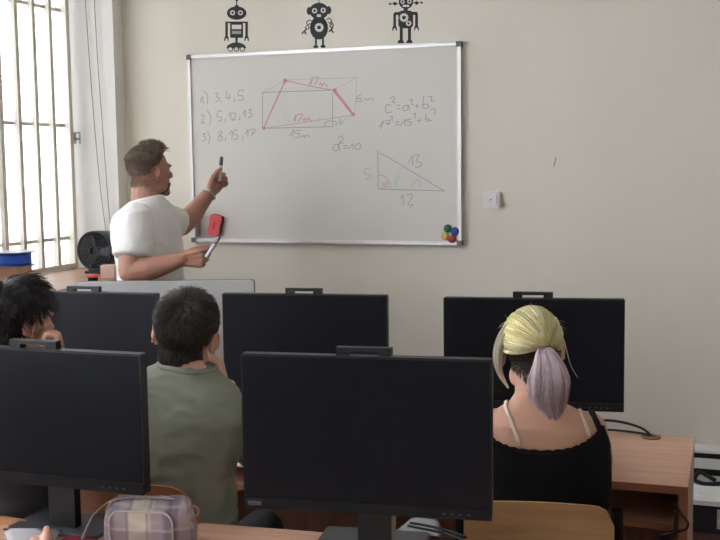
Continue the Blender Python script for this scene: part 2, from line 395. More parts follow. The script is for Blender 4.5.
strokes('formula', S(Cc, [(192, 182), (150, 180), (138, 220), (155, 250), (197, 240)], [(178, 122), (210, 105), (224, 125), (200, 155), (232, 160)], [(238, 185), (274, 183)], [(238, 215), (274, 213)],
    [(340, 180), (305, 190), (298, 227), (335, 225), (345, 178), (357, 232)], [(352, 137), (387, 130), (370, 165), (395, 177)], [(408, 190), (437, 190)], [(421, 175), (421, 207)], [(486, 98), (475, 200), (510, 207), (530, 190), (500, 170), (478, 182)], [(522, 105), (557, 105), (550, 140), (580, 147)],
    [(82, 378), (122, 322), (98, 398)], [(130, 325), (182, 318), (158, 364)], [(140, 345), (182, 345)], [(178, 287), (205, 282), (195, 305), (207, 322)], [(230, 335), (264, 332)], [(230, 360), (264, 357)], [(273, 367), (318, 308), (312, 367)], [(372, 305), (340, 310), (335, 330), (370, 335), (367, 360), (333, 367)],
    [(383, 262), (412, 255), (400, 285), (414, 297)], [(423, 320), (462, 320)], [(445, 303), (445, 337)], [(505, 258), (500, 320), (525, 327), (532, 305), (505, 305)], [(530, 318), (557, 320)], [(543, 222), (582, 215), (587, 240), (575, 268)])
    + S(Bc, [(502, 475), (475, 480), (468, 510), (495, 512), (502, 475), (510, 517)], [(498, 437), (520, 425), (527, 445), (505, 470), (532, 466)], [(530, 485), (557, 482)], [(530, 500), (557, 497)], [(563, 502), (588, 473), (588, 507)], [(615, 470), (600, 490), (610, 507), (634, 495), (630, 475), (615, 470)]), M['ink'], .0042)
strokes('box_drawing', S(Bc, [(45, 165), (45, 380)], [(45, 380), (465, 370)], [(45, 165), (475, 150)], [(465, 165), (465, 370)], [(420, 372), (424, 345), (460, 335), (490, 345), (480, 362)], [(510, 318), (510, 357), (527, 350), (515, 338)])
    + S(Bc, [(208, 427), (232, 388), (225, 432)], [(277, 390), (245, 395), (245, 410), (270, 415), (264, 433), (238, 437)], [(278, 437), (292, 420), (297, 437), (310, 420), (332, 437)], [(637, 175), (612, 195), (608, 217), (637, 217), (637, 200), (613, 205)], [(653, 212), (665, 200), (675, 214), (690, 200), (717, 214)]), M['ink'], .0038)
dash = [[(182, 110+30*k), (182, 122+30*k)] for k in range(8)]+[[(130+62*k, 340-4*k), (146+62*k, 339-4*k)] for k in range(5)]
strokes('faint_lines', S(Bc, [(45, 165), (180, 95)], [(180, 90), (610, 75)], [(475, 150), (610, 75)], [(610, 80), (600, 290)], [(465, 370), (590, 297)], *dash), M['inkf'], .004)
def ring(cx, cy, r): return [(cx+r*math.cos(t*.785), cy+r*math.sin(t*.785)) for t in range(9)]
strokes('red_drawing', S(Bc, [(54, 378), (110, 250), (182, 95)], [(478, 152), (530, 215), (590, 297)], [(474, 160), (520, 218), (580, 290)], ring(181, 94, 9), ring(181, 94, 4), ring(478, 153, 9), ring(478, 153, 4), ring(590, 296, 8), ring(590, 296, 4), ring(54, 379, 7), ring(54, 379, 3)), M['inkr'], .0065, .0008)
strokes('red_writing', S(Bc, [(323, 117), (345, 83), (335, 122)], [(340, 75), (382, 75), (358, 117)], [(385, 122), (395, 105), (402, 127), (415, 110), (437, 132)], [(230, 337), (248, 298), (240, 337)], [(250, 300), (287, 297), (262, 340)], [(285, 337), (300, 320), (304, 337), (320, 320), (342, 337)], [(182, 92), (340, 128), (475, 152)]), M['inkr'], .0040, .0007)
strokes('faint_red_lines', S(Bc, [(55, 380), (590, 300)])+S(D, [(133, 253), (175, 260), (210, 300), (222, 352)], [(160, 350), (172, 305), (182, 348)], [(185, 345), (192, 300), (200, 345)]), M['inkrf'], .0042, .0006)
strokes('triangle_drawing', S(D, [(127, 68), (133, 355)], [(133, 353), (605, 367)], [(140, 105), (190, 118), (605, 367)], [(590, 360), (610, 370)], [(348, 167), (380, 113), (378, 182)], [(395, 110), (427, 105), (405, 150), (442, 165), (432, 190), (398, 197)], [(293, 427), (310, 393), (312, 477)], [(335, 395), (372, 390), (374, 415), (345, 465), (382, 465), (360, 487)]), M['ink'], .0036)
strokes('wiped_marks', S(D, [(265, 350), (260, 290), (282, 250)], [(370, 352), (400, 290), (430, 300), (430, 330)]), M['smudge'], .012, .0005)
strokes('wiped_digit', S(D, [(78, 205), (38, 210), (38, 245), (77, 250), (72, 275), (38, 280)]), M['inkf'], .008, .0005)
# things stuck to the board
def wloc(x, y, dy=0.): q = on(x, y, 1, BY); q.y -= dy; return q
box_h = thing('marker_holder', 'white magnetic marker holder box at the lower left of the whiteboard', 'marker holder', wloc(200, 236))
bm = NB(); box(bm, -.030, .006, -.060, -.003, 0, .150); obj('body', bm, M['hold_shade'], box_h, bevel=.003)  # white box; body greyed so its side shade is in the colour
bm = NB(); box(bm, -.032, .004, -.066, -.0605, -.001, .151); obj('front_face', bm, M['whitebox'], box_h, bevel=.002)
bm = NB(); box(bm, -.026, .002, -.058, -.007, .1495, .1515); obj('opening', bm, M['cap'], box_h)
er = thing('board_eraser', 'red magnetic board eraser with black felt stuck tilted on the whiteboard', 'eraser', wloc(217.5, 225), rot=(0, R(15), 0))
wav = [(-.030, -.055), (.0, -.058), (.030, -.055), (.034, -.03), (.030, 0), (.034, .03), (.030, .055), (0, .058), (-.030, .055), (-.034, .03), (-.030, 0), (-.034, -.03)]
bm = NB(); prism(bm, wav, -.020, -.0025); obj('felt_pad', bm, M['felt'], er, bevel=.002)
bm = NB(); prism(bm, wav, -.040, -.0205); obj('handle', bm, M['red'], er, bevel=.005)
bm = NB()
for k in range(6): box(bm, -.006+.001*(k % 2), .006, -.0406, -.0402, -.018+.007*k, -.0145+.007*k)
obj('lettering', bm, M['darkred'], er)
for (x, y, r, mk, cn) in ((448, 228.3, .0205, 'mg', 'green'), (455.4, 231.2, .0205, 'mb', 'blue'), (445, 236, .018, 'my', 'yellow'), (452.4, 239, .0205, 'mr', 'dark red')):
    bm = NB(); lathe(bm, [(r*.92, 0), (r, .003), (r, .006), (r*.88, .0095), (r*.5, .011)], 24)
    o = obj('magnet', bm, M[mk], smooth=True); o.location = wloc(x, y, .0025); o.rotation_euler = (R(90), 0, 0)
    tag(o, f'round {cn} magnet in the cluster at the lower right board corner', 'magnet', 'round magnets on the whiteboard')
# switch
sw = thing('light_switch', 'white square light switch on the wall right of the whiteboard', 'light switch', on(492.3, 199.3, 1, YF))
bm = NB(); prism(bm, rrect(.082, .082, .008), -.030, -.001); obj('housing', bm, M['switch'], sw, bevel=.004)
bm = NB(); prism(bm, rrect(.056, .056, .005), -.035, -.0302); obj('rocker', bm, M['switch'], sw, bevel=.002)
bm = NB(); lathe(bm, [(.004, 0), (.004, .0012)], 12, Matrix.Translation((0, -.0352, 0)) @ Matrix.Rotation(R(90), 4, 'X')); obj('lamp', bm, M['badge'], sw)
# pencil scratch on the wall
bm = NB(); ribbon(bm, [on(556, 157, 1, YF), on(555, 162, 1, YF), on(554, 167, 1, YF)], .004, YF-.0006); obj('wall_scratch', bm, M['cord'], wf)

# ------------------------------------------------------------------ robot stickers
class Stick:
    def __init__(s, label, x, y):
        s.o = thing('robot_sticker', label, 'wall sticker', on(x, y, 1, YF), group='robot wall stickers'); s.off = on(x, y, 1, YF); s.b = NB(); s.w = NB(); s.d = NB(); s.g = NB()
    def pt(s, x, y): q = on(x, y, 1, YF)-s.off; return (q.x, q.z)
    def poly(s, pts, bm=None, lay=0):
        bm = bm or s.b; s.k = getattr(s, 'k', 0)+1; prism(bm, [s.pt(*p) for p in pts], -.0008-.0007*lay-.000012*s.k, -.0002-.000003*s.k)
    def ell(s, cx, cy, rx, ry=None, bm=None, lay=0, n=24, a0=0, a1=360):
        ry = ry or rx
        s.poly([(cx+rx*math.cos(R(a0+(a1-a0)*k/n)), cy+ry*math.sin(R(a0+(a1-a0)*k/n))) for k in range(n if a1-a0 == 360 else n+1)], bm, lay)
    def rect(s, x0, x1, y0, y1, bm=None, lay=0): s.poly([(x0, y0), (x1, y0), (x1, y1), (x0, y1)], bm, lay)
    def line(s, pts, w, bm=None):
        q = smooth_path([V((x, y, 0)) for x, y in pts], 5) if len(pts) > 2 else [V((x, y, 0)) for x, y in pts]
        L = []; R_ = []
        for i, p in enumerate(q):
            d = (q[min(i+1, len(q)-1)]-q[max(i-1, 0)]).normalized(); n = V((-d.y, d.x, 0))*w/2
            L.append((p+n)); R_.append((p-n))
        for i in range(len(q)-1): s.poly([L[i][:2], L[i+1][:2], R_[i+1][:2], R_[i][:2]], bm)
    def part(s, name, m, parent=None):
        b = NB(); return b, (lambda: obj(name, b, m, parent or s.o))
    def eye(s, x, y, r):
        b, f = s.part('eye', M['vinylw']); s.ell(x, y, r, bm=b, lay=1); e = f(); b, f = s.part('pupil', M['vinyl'], e); s.ell(x, y, r*.5, bm=b, lay=2); f()
    def white(s, name, *a):
        b, f = s.part(name, M['vinylw'])
        if len(a) == 4: s.rect(*a, b, 1)
        else: s.ell(*a, bm=b, lay=1)
        f()
    def gear(s, x, y, r):
        pts = []
        for k in range(10):
            for da, rr in ((-.16, r*.82), (-.10, r), (.10, r), (.16, r*.82)): pts.append((x+rr*math.cos(k*.6283+da*1.6), y+rr*math.sin(k*.6283+da*1.6)))
        b, f = s.part('gear', M['vinylw']); s.poly(pts, b, 1); e = f(); b, f = s.part('hub', M['vinyl'], e); s.ell(x, y, r*.42, bm=b, lay=2); f()
    def claw(s, x, y, w=4.0, h=4.5):
        s.poly([(x-w*.3, y-1.2), (x+w*.3, y-1.2), (x+w*.58, y+h*.35), (x+w*.5, y+h), (x+w*.28, y+h*.8), (x+w*.2, y+h*.3), (x-w*.2, y+h*.3), (x-w*.28, y+h*.8), (x-w*.5, y+h), (x-w*.58, y+h*.35)])
    def done(s):
        obj('silhouette', s.b, M['vinyl'], s.o); s.w.free(); s.d.free()
        if len(s.g.verts): obj('grille', s.g, M['vinylg'], s.o)
        else: s.g.free()
s = Stick('black robot wall sticker with oval head and wheeled base, leftmost of the row', 236.6, 25)
s.line([(236.7, 0), (236.7, 6)], 1.0); s.ell(236.8, .3, 1.3); s.ell(236.7, 13.1, 9.8, 6.7); s.poly([(234.3, 7.5), (235.5, 5), (238, 5), (239.2, 7.5)])
s.eye(232.7, 12.8, 2.5); s.eye(240.5, 12.8, 2.5)
s.rect(225.4, 248, 21.6, 23.2); s.rect(230.2, 243, 22.5, 37.8); s.rect(225.4, 227.9, 23, 37); s.rect(245.4, 247.9, 23, 37); s.claw(226.6, 37); s.claw(246.7, 37)
s.white('chest_screen', 232, 241.4, 24.8, 29.2); s.rect(232, 241.2, 31, 34, s.g, 1); s.rect(235.4, 237.7, 37, 44)
s.ell(236.4, 48.3, 9.8, 5.8, a0=180, a1=360)
for x in (230.4, 236.4, 242.4): s.ell(x, 49.0, 2.7); s.white('wheel', x, 49.2, 1.8)
s.done()
s = Stick('black robot wall sticker with egg body and curly arms, middle of the row', 319, 25)
s.line([(319, -2), (319, 4)], .8); s.ell(319, 11, 9.5, 8.3); s.ell(309.3, 11, 2.6, 4); s.ell(328.7, 10.2, 2.6, 4); s.ell(319, 28, 9, 11.6); s.poly([(313, 16), (325, 16), (323.5, 22), (314.5, 22)])
s.eye(314.7, 10.8, 2.6); s.eye(323.3, 10.3, 2.6); s.white('mouth', 317, 320.9, 14.4, 17); s.gear(319.2, 27.5, 4.6)
s.rect(315, 317, 38, 46); s.rect(322, 324, 38, 46); s.ell(315.8, 46.7, 2.6, 1.5); s.ell(323.1, 46.4, 2.6, 1.5)
f = lambda x, y: (295+x/9, y/9)
s.line([f(150, 188), f(125, 182), f(107, 200), f(114, 222), f(138, 212)], .9); s.line([f(112, 225), f(128, 245), f(112, 262), f(95, 250), f(106, 232)], .9); s.line([f(100, 262), f(88, 282), f(72, 288)], 1.4); s.line([f(80, 285), f(62, 305)], 1.3); s.line([f(84, 283), f(102, 308)], 1.3)
s.line([f(285, 178), f(305, 165), f(328, 185), f(318, 210), f(300, 200)], .9); s.line([f(325, 200), f(345, 225), f(335, 250), f(315, 235), f(330, 215)], .9); s.line([f(338, 250), f(325, 270)], 1.4); s.line([f(325, 270), f(305, 285)], 1.3); s.line([f(325, 268), f(348, 296)], 1.3)
s.done()
s = Stick('black robot wall sticker with side antennas and two gears, rightmost of the row', 406, 20)
s.ell(406, 1.5, 7.2, 7.6); s.eye(402.6, 1.8, 2.1); s.eye(409.4, 1.6, 2.1); s.white('mouth', 402.8, 409.2, 4.9, 6.9)
s.line([(399.5, 3.7), (389.5, 3.9)], .8); s.ell(395, 3.7, 1.8); s.ell(390, 3.9, 1.1); s.line([(412.5, 3.1), (422, 2.7)], .8); s.ell(416.7, 3.0, 1.8); s.ell(421.8, 2.7, 1.1)
s.rect(403.7, 407.8, 8, 12); s.poly([(398.4, 12), (402, 10.6), (410, 10.6), (413.2, 12), (413.2, 25.5), (411, 28.4), (400.6, 28.4), (398.4, 25.5)])
s.poly([(393.4, 14.5), (394.6, 12.2), (417, 11.8), (418, 14.2), (418, 15), (393.4, 15)]); s.rect(393.4, 396, 14, 27); s.rect(415.2, 418, 14, 27); s.claw(394.6, 27, 4.2, 4.2); s.claw(416.5, 26.6, 4.2, 4.2)
s.gear(404.1, 17.6, 4.5); s.gear(408.7, 23.4, 2.8); s.rect(399.8, 402.8, 28, 41); s.rect(408, 411, 28, 41); s.poly([(398.6, 40), (403, 40), (404.3, 43.2), (397.4, 43.2)]); s.poly([(407.6, 40), (411.6, 40), (412.9, 43), (405.8, 43)])
s.done()

# ------------------------------------------------------------------ desks
DZ = .72
def desk(label, loc, rz, L, Dp=.60, group='computer desks'):
    """loc = far right top corner; desk runs to local -x, near edge at local -y"""
    t = thing('computer_desk', label, 'desk', loc, rz, group)
    bm = NB(); box(bm, -L, 0, -Dp, 0, -.024, 0); o = obj('desktop', bm, M['wood'], t, bevel=.002)
    bm = NB(); box(bm, -L, 0, -Dp-.0022, -Dp-.0002, -.024, -.0005); obj('edge_band', bm, M['wood_edge'], o)
    for x in (-.024, -L):
        bm = NB(); box(bm, x, x+.024, -Dp+.002, -.002, -DZ, -.0242); p = obj('side_panel', bm, M['wood_side'], t)
        bm = NB(); box(bm, x, x+.024, -Dp, -Dp+.0018, -DZ, -.0242); obj('edge_band', bm, M['wood_edge'], p)
    bm = NB(); box(bm, -L+.026, -.026, -.12, -.10, -.45, -.0242); obj('back_panel', bm, M['wood_side'], t)
    bm = NB(); box(bm, -L+.06, -.045, -Dp+.06, -.125, -.155, -.135); o = obj('shelf', bm, M['wood'], t)
    bm = NB(); box(bm, -L+.06, -.045, -Dp+.057, -Dp+.0598, -.155, -.135); obj('edge_band', bm, M['wood_edge'], o)
    bm = NB(); box(bm, -L/2-.01, -L/2+.01, -Dp+.06, -.125, -.4, -.156); obj('divider', bm, M['wood_side'], t)
    return t
DR_C = V((-.116, 3.806, DZ)); DR_Y = R(0.3)
desk('beech computer desk with open shelf near the front wall at the right', DR_C, DR_Y, 1.84)
e = DR_C+V((-1.86*math.cos(DR_Y), -1.86*math.sin(DR_Y), 0))
desk('beech computer desk by the window behind the student with dark wavy hair', e, DR_Y, 1.12)
FD_Y = R(4.2)
FD_C = V((-.02, 2.602, DZ))
desk('beech computer desk in the foreground under the two nearest monitors', FD_C, FD_Y, 2.2)
gr = thing('cable_grommet', 'brown round cable grommet at the back of the right desk', 'grommet', on(651, 437.6, 2, DZ))
bm = NB(); lathe(bm, [(.034, .0002), (.034, .004), (.030, .006), (.014, .006)], 28); obj('ring', bm, M['grommet'], gr, smooth=True)
bm = NB(); lathe(bm, [(.015, .0062), (.015, .0068)], 20); obj('hole', bm, M['cable'], gr)

# ------------------------------------------------------------------ monitors
MW, MH = .616, .388
def text_mesh(txt, size, ext=.0004):
    c = bpy.data.curves.new('lettering', 'FONT'); c.body = txt; c.size = size; c.extrude = ext; c.align_x = 'CENTER'; c.align_y = 'CENTER'; c.resolution_u = 2
    o = bpy.data.objects.new('tmp', c); COL.objects.link(o); dg = bpy.context.evaluated_depsgraph_get(); me = bpy.data.meshes.new_from_object(o.evaluated_get(dg))
    bpy.data.objects.remove(o); bpy.data.curves.remove(c); return me
def monitor(label, x, y, rz, zb=.822, MH=MH, bo=.075):
    t = thing('computer_monitor', label, 'monitor', (x, y, DZ), rz, 'black monitors on the desks')
    z0 = zb-DZ; z1 = z0+MH
    bm = NB(); prism(bm, rrect(MW, MH, .005, 3, 0, (z0+z1)/2), .0, .030); box(bm, -.19, .19, .0302, .052, z0+.07, z1-.06); obj('housing', bm, M['black'], t, bevel=.002)
    bm = NB(); box(bm, -MW/2+.004, MW/2-.004, -.0016, -.0002, z0+.030, z1-.005); obj('screen', bm, M['screen'], t)
    bm = NB(); box(bm, -MW/2+.001, MW/2-.001, -.0040, -.0002, z0+.001, z0+.0285); ch = obj('chin', bm, M['chin'], t, bevel=.001)
    bm = NB(); box(bm, -MW/2+.012, -MW/2+.046, -.0052, -.0042, z0+.009, z0+.0185); bd = obj('badge', bm, M['badge'], ch)
    me = text_mesh('Lenovo', .0088); o = link('lettering', me, M['badget'], bd); o.location = (-MW/2+.029, -.0055, z0+.0138); o.rotation_euler = (R(90), 0, 0)
    for k in range(4):
        bm = NB(); box(bm, .19+.02*k, .196+.02*k, -.0048, -.0042, z0+.012, z0+.0145); obj('button', bm, M['badge'], ch)
    # pop-up camera bar on the top edge
    bm = NB(); zt = z1+.0005
    box(bm, -.068, -.036, .004, .026, zt, zt+.010); box(bm, .036, .068, .004, .026, zt, zt+.010); box(bm, -.068, .068, .004, .026, zt+.0101, zt+.020)
    obj('webcam_bar', bm, M['black'], t, bevel=.0015)
    bm = NB(); cy_ = max(.053, bo-.045); box(bm, -.030, .050, cy_, cy_+.027, .012, z0+.16); box(bm, -.06, .06, .0525, cy_+.03, z0+.05, z0+.17); obj('stand_column', bm, M['black'], t, bevel=.004)
    bm = NB(); prism(bm, rrect(.27, .17, .012, 4), 0, .010, Matrix.Translation((0, bo, .0105)) @ Matrix.Rotation(R(-90), 4, 'X')); obj('stand_base', bm, M['grey_plastic'], t, bevel=.0015)
    return t
LFc = P(147, 355, 2.60)-V((.327, .003, 0))
monitor('black monitor in the centre foreground between the two seated students', -.835, 2.411, R(6.9))
monitor('black monitor at the lower left corner in front of the plaid bag', LFc.x, LFc.y, R(.5), .868, .350, .13)
monitor('black monitor in front of the girl with the lilac ponytail', -.649, 3.660, R(8.2), .815)
monitor('black monitor between the short-haired boy and the bare wall, under the whiteboard', -1.469, 3.588, R(7.6), .815)
monitor('black monitor in front of the student with dark wavy hair', -2.315, 3.462, R(2.5), .815)
# cables
def cable(pts, r, label, group=None):
    bm = NB(); tube(bm, smooth_path(pts, 6), r, 8); return tag(obj('cable', bm, M['cable'], smooth=True), label, 'cable', group)
gp = on(651, 437.6, 2, DZ)
cable([gp+V((0, 0, .008)), gp+V((-.03, -.0, .03)), gp+V((-.09, .0, .046)), gp+V((-.16, .0, .05)), gp+V((-.24, -.01, .035)), gp+V((-.30, -.03, .014)), gp+V((-.33, -.035, .010))], .0045, 'black cable arching out of the brown grommet behind the girl', 'cables on the right desk')
cable([gp+V((-.008, .01, .008)), gp+V((-.06, .012, .012)), gp+V((-.15, .012, .014)), gp+V((-.26, 0, .008)), gp+V((-.33, -.01, .008))], .004, 'black cable lying flat behind the arching one on the right desk', 'cables on the right desk')
q = [on(x, y, 1, 3.205) for x, y in ((671, 500), (677, 508), (683, 516), (688, 523), (686, 529), (676, 532), (660, 536))]
cable(q, .0035, 'thin black cable looping down the front of the right desk leg')
def dz(x, y, h=.006): return on(x, y, 2, DZ+h)
cable([dz(408, 526), dz(425, 529.5), dz(442, 533), dz(458, 538), dz(470, 545)], .004, 'black cable on the foreground desk right of the central stand, nearer', 'cables by the central stand')
cable([dz(410, 523), dz(430, 526.5), dz(448, 531), dz(466, 537.5)], .004, 'black cable on the foreground desk right of the central stand, farther', 'cables by the central stand')
cable([dz(76, 514), dz(88, 511.0), dz(98, 511.5), dz(112, 512.5)], .0035, 'black cable behind the plaid bag under the left monitor')
# papers
def sheet(name, label, corners, m, bend=.0):
    bm = NB(); N = 6; g = []
    for i in range(N+1):
        for j in range(N+1):
            u, v = i/N, j/N
            p = corners[0].lerp(corners[1], u).lerp(corners[3].lerp(corners[2], u), v); p = p.copy(); p.z += bend*(math.sin(u*3.1)*.5+v*v)
            g.append(bm.verts.new(p))
    for i in range(N):
        for j in range(N): bm.faces.new([g[i*(N+1)+j], g[(i+1)*(N+1)+j], g[(i+1)*(N+1)+j+1], g[i*(N+1)+j+1]])
    bmesh.ops.solidify(bm, geom=bm.faces[:], thickness=.0006)
    return tag(obj(name, bm, m, smooth=True), label, 'paper')
sheet('paper_sheet', 'white paper lying beyond the central monitor stand on the near desk', [dz(412, 517.5, .003), dz(439, 519.5, .003), dz(443, 538, .003), dz(394, 533, .003)], M['paper'], .002)
q = on(222, 465.5, 2, DZ+.001); w1 = V((.21, .012, 0)); w2 = V((-.017, .29, 0))
sheet('paper_sheet', 'white worksheet on the desk beside the elbow of the boy in grey green', [q, q+w1, q+w1+w2, q+w2], M['paper'], .002)

# teacher's desk and the grey screen seen from behind
pl, pr = P(74, 283, 4.42), P(253.5, 280, 4.42); pc = (pl+pr)/2; prz = math.atan2(pr.y-pl.y, pr.x-pl.x); pw = (pr-pl).length
Mx = Matrix.Rotation(prz, 4, 'Z')
td = thing('teacher_desk', 'plain table carrying the grey screen in front of the teacher', 'table', (pc.x, 3.93, 0), 0)
bm = NB(); box(bm, -.62, .62, -.115, .12, .695, .72); obj('tabletop', bm, M['wood'], td, bevel=.002)
for x in (-.59, .55):
    for y in (-.10, .07):
        bm = NB(); box(bm, x, x+.04, y, y+.04, 0, .6948); obj('leg', bm, M['chair_metal'], td)
sc = thing('desktop_screen', 'light grey back of a big screen standing before the teacher', 'screen', (pc.x, pc.y, .72), prz)
h1 = pc.z-.72; h0 = .10
bm = NB(); prism(bm, rrect(pw, h1-h0, .014, 5, 0, (h0+h1)/2), 0, .028); obj('back_shell', bm, M['panel'], sc, bevel=.005)
bm = NB(); prism(bm, rrect(pw+.004, h1-h0+.004, .016, 5, 0, (h0+h1)/2), .0285, .040); obj('rim', bm, M['panelb'], sc)
bm = NB(); box(bm, -.05, .05, -.02, .02, .012, .30, Matrix.Translation((0, -.0205, 0))); obj('stand_column', bm, M['panel'], sc, bevel=.004)
bm = NB(); box(bm, -.12, .12, -.055, .075, .0005, .0118); obj('stand_base', bm, M['panel'], sc, bevel=.003)

# ------------------------------------------------------------------ clutter at the window
SZ = SILL+.03
fc = on(97, 250.5, 1, 4.86); fr_ = .104
# the fan: short drum with a wire guard, its axis turned to the class
fdir = (CAMP-fc); fdir.z = 0; fdir.normalize(); fdir = (Matrix.Rotation(R(-34), 3, 'Z') @ fdir).normalized()
fan = thing('desk_fan', 'dark round desk fan on the window sill in the corner', 'fan', (fc.x, fc.y, SZ+.001), math.atan2(fdir.y, fdir.x)+R(90))
hz = fc.z-SZ-.001
MF = Matrix.Translation((0, 0, hz)) @ Matrix.Rotation(R(90), 4, 'X')      # local z of the lathe -> local -y (front)
bm = NB(); lathe(bm, [(fr_*.90, -.095), (fr_*.97, -.088), (fr_, .028), (fr_*.985, .03), (fr_*.93, .03), (fr_*.93, -.08)], 40, MF); obj('drum', bm, M['fan'], fan, smooth=True)
bm = NB()
for k in range(5): 
    rr = fr_*(.25+.17*k); tube(bm, [MF @ V((rr*math.cos(t*.2618), rr*math.sin(t*.2618), .036-.012*(rr/fr_)**3)) for t in range(24)], .0013, 5, closed=True)
for k in range(36):
    a = k*math.pi/18; tube(bm, [MF @ V((r*math.cos(a+.5*(r/fr_)), r*math.sin(a+.5*(r/fr_)), .037-.012*(r/fr_)**3)) for r in (.02, .045, .07, .09)], .0009, 4)
obj('guard', bm, M['fanw'], fan)
for k in range(3):
    bm = NB(); pts = []
    for r, a, z in ((.016, -.3, .004), (.05, -.55, .012), (.080, -.35, .014), (.083, .25, -.008), (.05, .35, -.012), (.016, .35, -.006)):
        t = a+k*2.094; pts.append((r*math.cos(t), r*math.sin(t), z))
    v1 = [bm.verts.new(MF @ V((x, y, z+.0015))) for x, y, z in pts]; v2 = [bm.verts.new(MF @ V((x, y, z-.0015))) for x, y, z in pts]
    bm.faces.new(v1); bm.faces.new(v2[::-1])
    for i in range(6): bm.faces.new((v1[i], v2[i], v2[(i+1) % 6], v1[(i+1) % 6]))
    obj('blade', bm, M['grey_plastic'], fan)
bm = NB(); lathe(bm, [(.017, -.03), (.017, .014), (.012, .018), (.004, .019)], 20, MF); obj('hub', bm, M['fan'], fan, smooth=True)
bm = NB(); box(bm, -.06, .06, -.03, .05, 0, .012); box(bm, -.05, -.03, -.01, .03, .0122, .05); box(bm, .03, .05, -.01, .03, .0122, .05); obj('foot', bm, M['fan'], fan, bevel=.003)
# spool on its box
sc_ = on(13, 258.5, 0, -3.14)
cb = thing('small_carton', 'small brown carton under the blue spool on the sill', 'box', (sc_.x, sc_.y, SZ+.001), R(8))
hb = sc_.z-.034-SZ-.003
bm = NB(); box(bm, -.06, .06, -.06, .06, 0, hb); obj('body', bm, M['card'], cb, bevel=.002)
bm = NB(); box(bm, -.012, .012, -.0605, .0605, hb+.0002, hb+.0008); obj('tape', bm, M['pinkcard'], cb)
sp = thing('filament_spool', 'spool of blue filament with grey flanges on a carton by the window', 'spool', (sc_.x, sc_.y, SZ+hb+.0035))
for z in (0, .062):
    bm = NB(); lathe(bm, [(.0985, z), (.1, z+.001), (.1, z+.004), (.0985, z+.005)], 48); obj('flange', bm, M['flange'], sp)
bm = NB(); lathe(bm, [(.082, .0055), (.083, .02), (.082, .03), (.083, .045), (.082, .0615)], 48); obj('wound_filament', bm, M['blue'], sp, smooth=True)
bm = NB(); tube(bm, smooth_path([(.082, .01, .05), (.11, .0, .03), (.112, -.02, -.005), (.10, -.03, -.03)], 6), .0012, 6); obj('loose_end', bm, M['flange'], sp)
# salmon box and red capped pot in front of the fan
q = on(108, 281, 2, SZ); q = on(109, 275, 0, -2.965)
bxo = thing('salmon_box', 'pale salmon carton between the fan and the teacher', 'box', (q.x, q.y, SZ+.001), R(18))
bm = NB(); box(bm, -.035, .035, -.03, .03, 0, .058); obj('body', bm, M['pinkcard'], bxo, bevel=.002)
bm = NB(); box(bm, -.036, .036, -.031, .031, .0585, .064); obj('lid', bm, M['pinkcard'], bxo, bevel=.002)
q = on(93, 277, 0, -2.955)
po = thing('red_capped_pot', 'small black pot with a red cap below the fan', 'pot', (q.x, q.y, SZ+.001))
bm = NB(); lathe(bm, [(.020, 0), (.024, .002), (.024, .018), (.021, .020)], 24); obj('pot', bm, M['felt'], po, smooth=True)
bm = NB(); lathe(bm, [(.030, .0205), (.031, .022), (.031, .030), (.026, .033)], 24); obj('cap', bm, M['red'], po, smooth=True)

# ------------------------------------------------------------------ clutter on the floor at the right wall
bx = thing('black_case', 'low black case with a printed label on the floor by the front wall', 'case', (.02, 5.05, 0))
bm = NB(); box(bm, -.19, .25, -.10, .12, 0, .128); obj('body', bm, M['felt'], bx, bevel=.004)
bm = NB(); box(bm, -.068, .06, -.1015, -.1003, .022, .112); obj('label_plate', bm, M['label'], bx)
bm = NB(); box(bm, -.045, -.005, -.1025, -.1016, .04, .075); obj('label_picture', bm, M['felt'], bx)
tr_ = thing('plastic_tray', 'crumpled pale plastic tray lying on the low black case', 'tray', (.02, 5.05, .129))
bm = NB()
box(bm, -.205, .26, -.115, .13, 0, .008); box(bm, -.205, .26, -.115, -.107, .0082, .022); box(bm, -.205, -.197, -.1068, .13, .0082, .022); box(bm, .252, .26, -.1068, .13, .0082, .022)
obj('base', bm, M['whitebox'], tr_, bevel=.003)
bm = NB(); gN = 14; vv = []
for i in range(gN+1):
    for j in range(gN+1):
        x = -.190+.43*i/gN; y = -.10+.10*j/gN; vv.append(bm.verts.new((x, y, .010+.05*(j/gN)+.018*noise.noise(V((x*22, y*30, 3))))))
for i in range(gN):
    for j in range(gN): bm.faces.new([vv[i*(gN+1)+j], vv[(i+1)*(gN+1)+j], vv[(i+1)*(gN+1)+j+1], vv[i*(gN+1)+j+1]])
obj('crumpled_sheet', bm, M['whitebox'], tr_, smooth=True)
dv = thing('white_device', 'white boxy device with black bands against the front wall', 'device', (-.075, 5.19, .139))
bm = NB(); box(bm, -.11, .09, -.06, .06, 0, .19); obj('body', bm, M['whitebox'], dv, bevel=.006)
bm = NB(); box(bm, -.112, .085, -.063, .0, .155, .178); box(bm, -.112, .085, -.063, .0, .075, .104); box(bm, .078, .092, -.063, -.05, .1045, .1548); obj('black_band', bm, M['black'], dv, bevel=.002)
cable([(-.06, 5.10, .20), (-.10, 5.09, .225), (-.13, 5.095, .235), (-.15, 5.09, .20), (-.11, 5.085, .185), (-.05, 5.085, .19), (.0, 5.09, .20)], .010, 'thick black cable bundle lying in front of the white device')
cable([(.03, 5.17, .25), (.0, 5.14, .285), (.05, 5.14, .32), (.09, 5.16, .34)], .005, 'thin black cable rising beside the white device')
ad = thing('power_adapter', 'small black upright adapter right of the white device', 'adapter', (.06, 5.19, .139))
bm = NB(); box(bm, -.035, .05, -.04, .03, 0, .12); obj('body', bm, M['whitebox'], ad, bevel=.004)
bm = NB(); box(bm, -.02, .0, -.02, .0, .1205, .165); obj('plug', bm, M['black'], ad, bevel=.003)

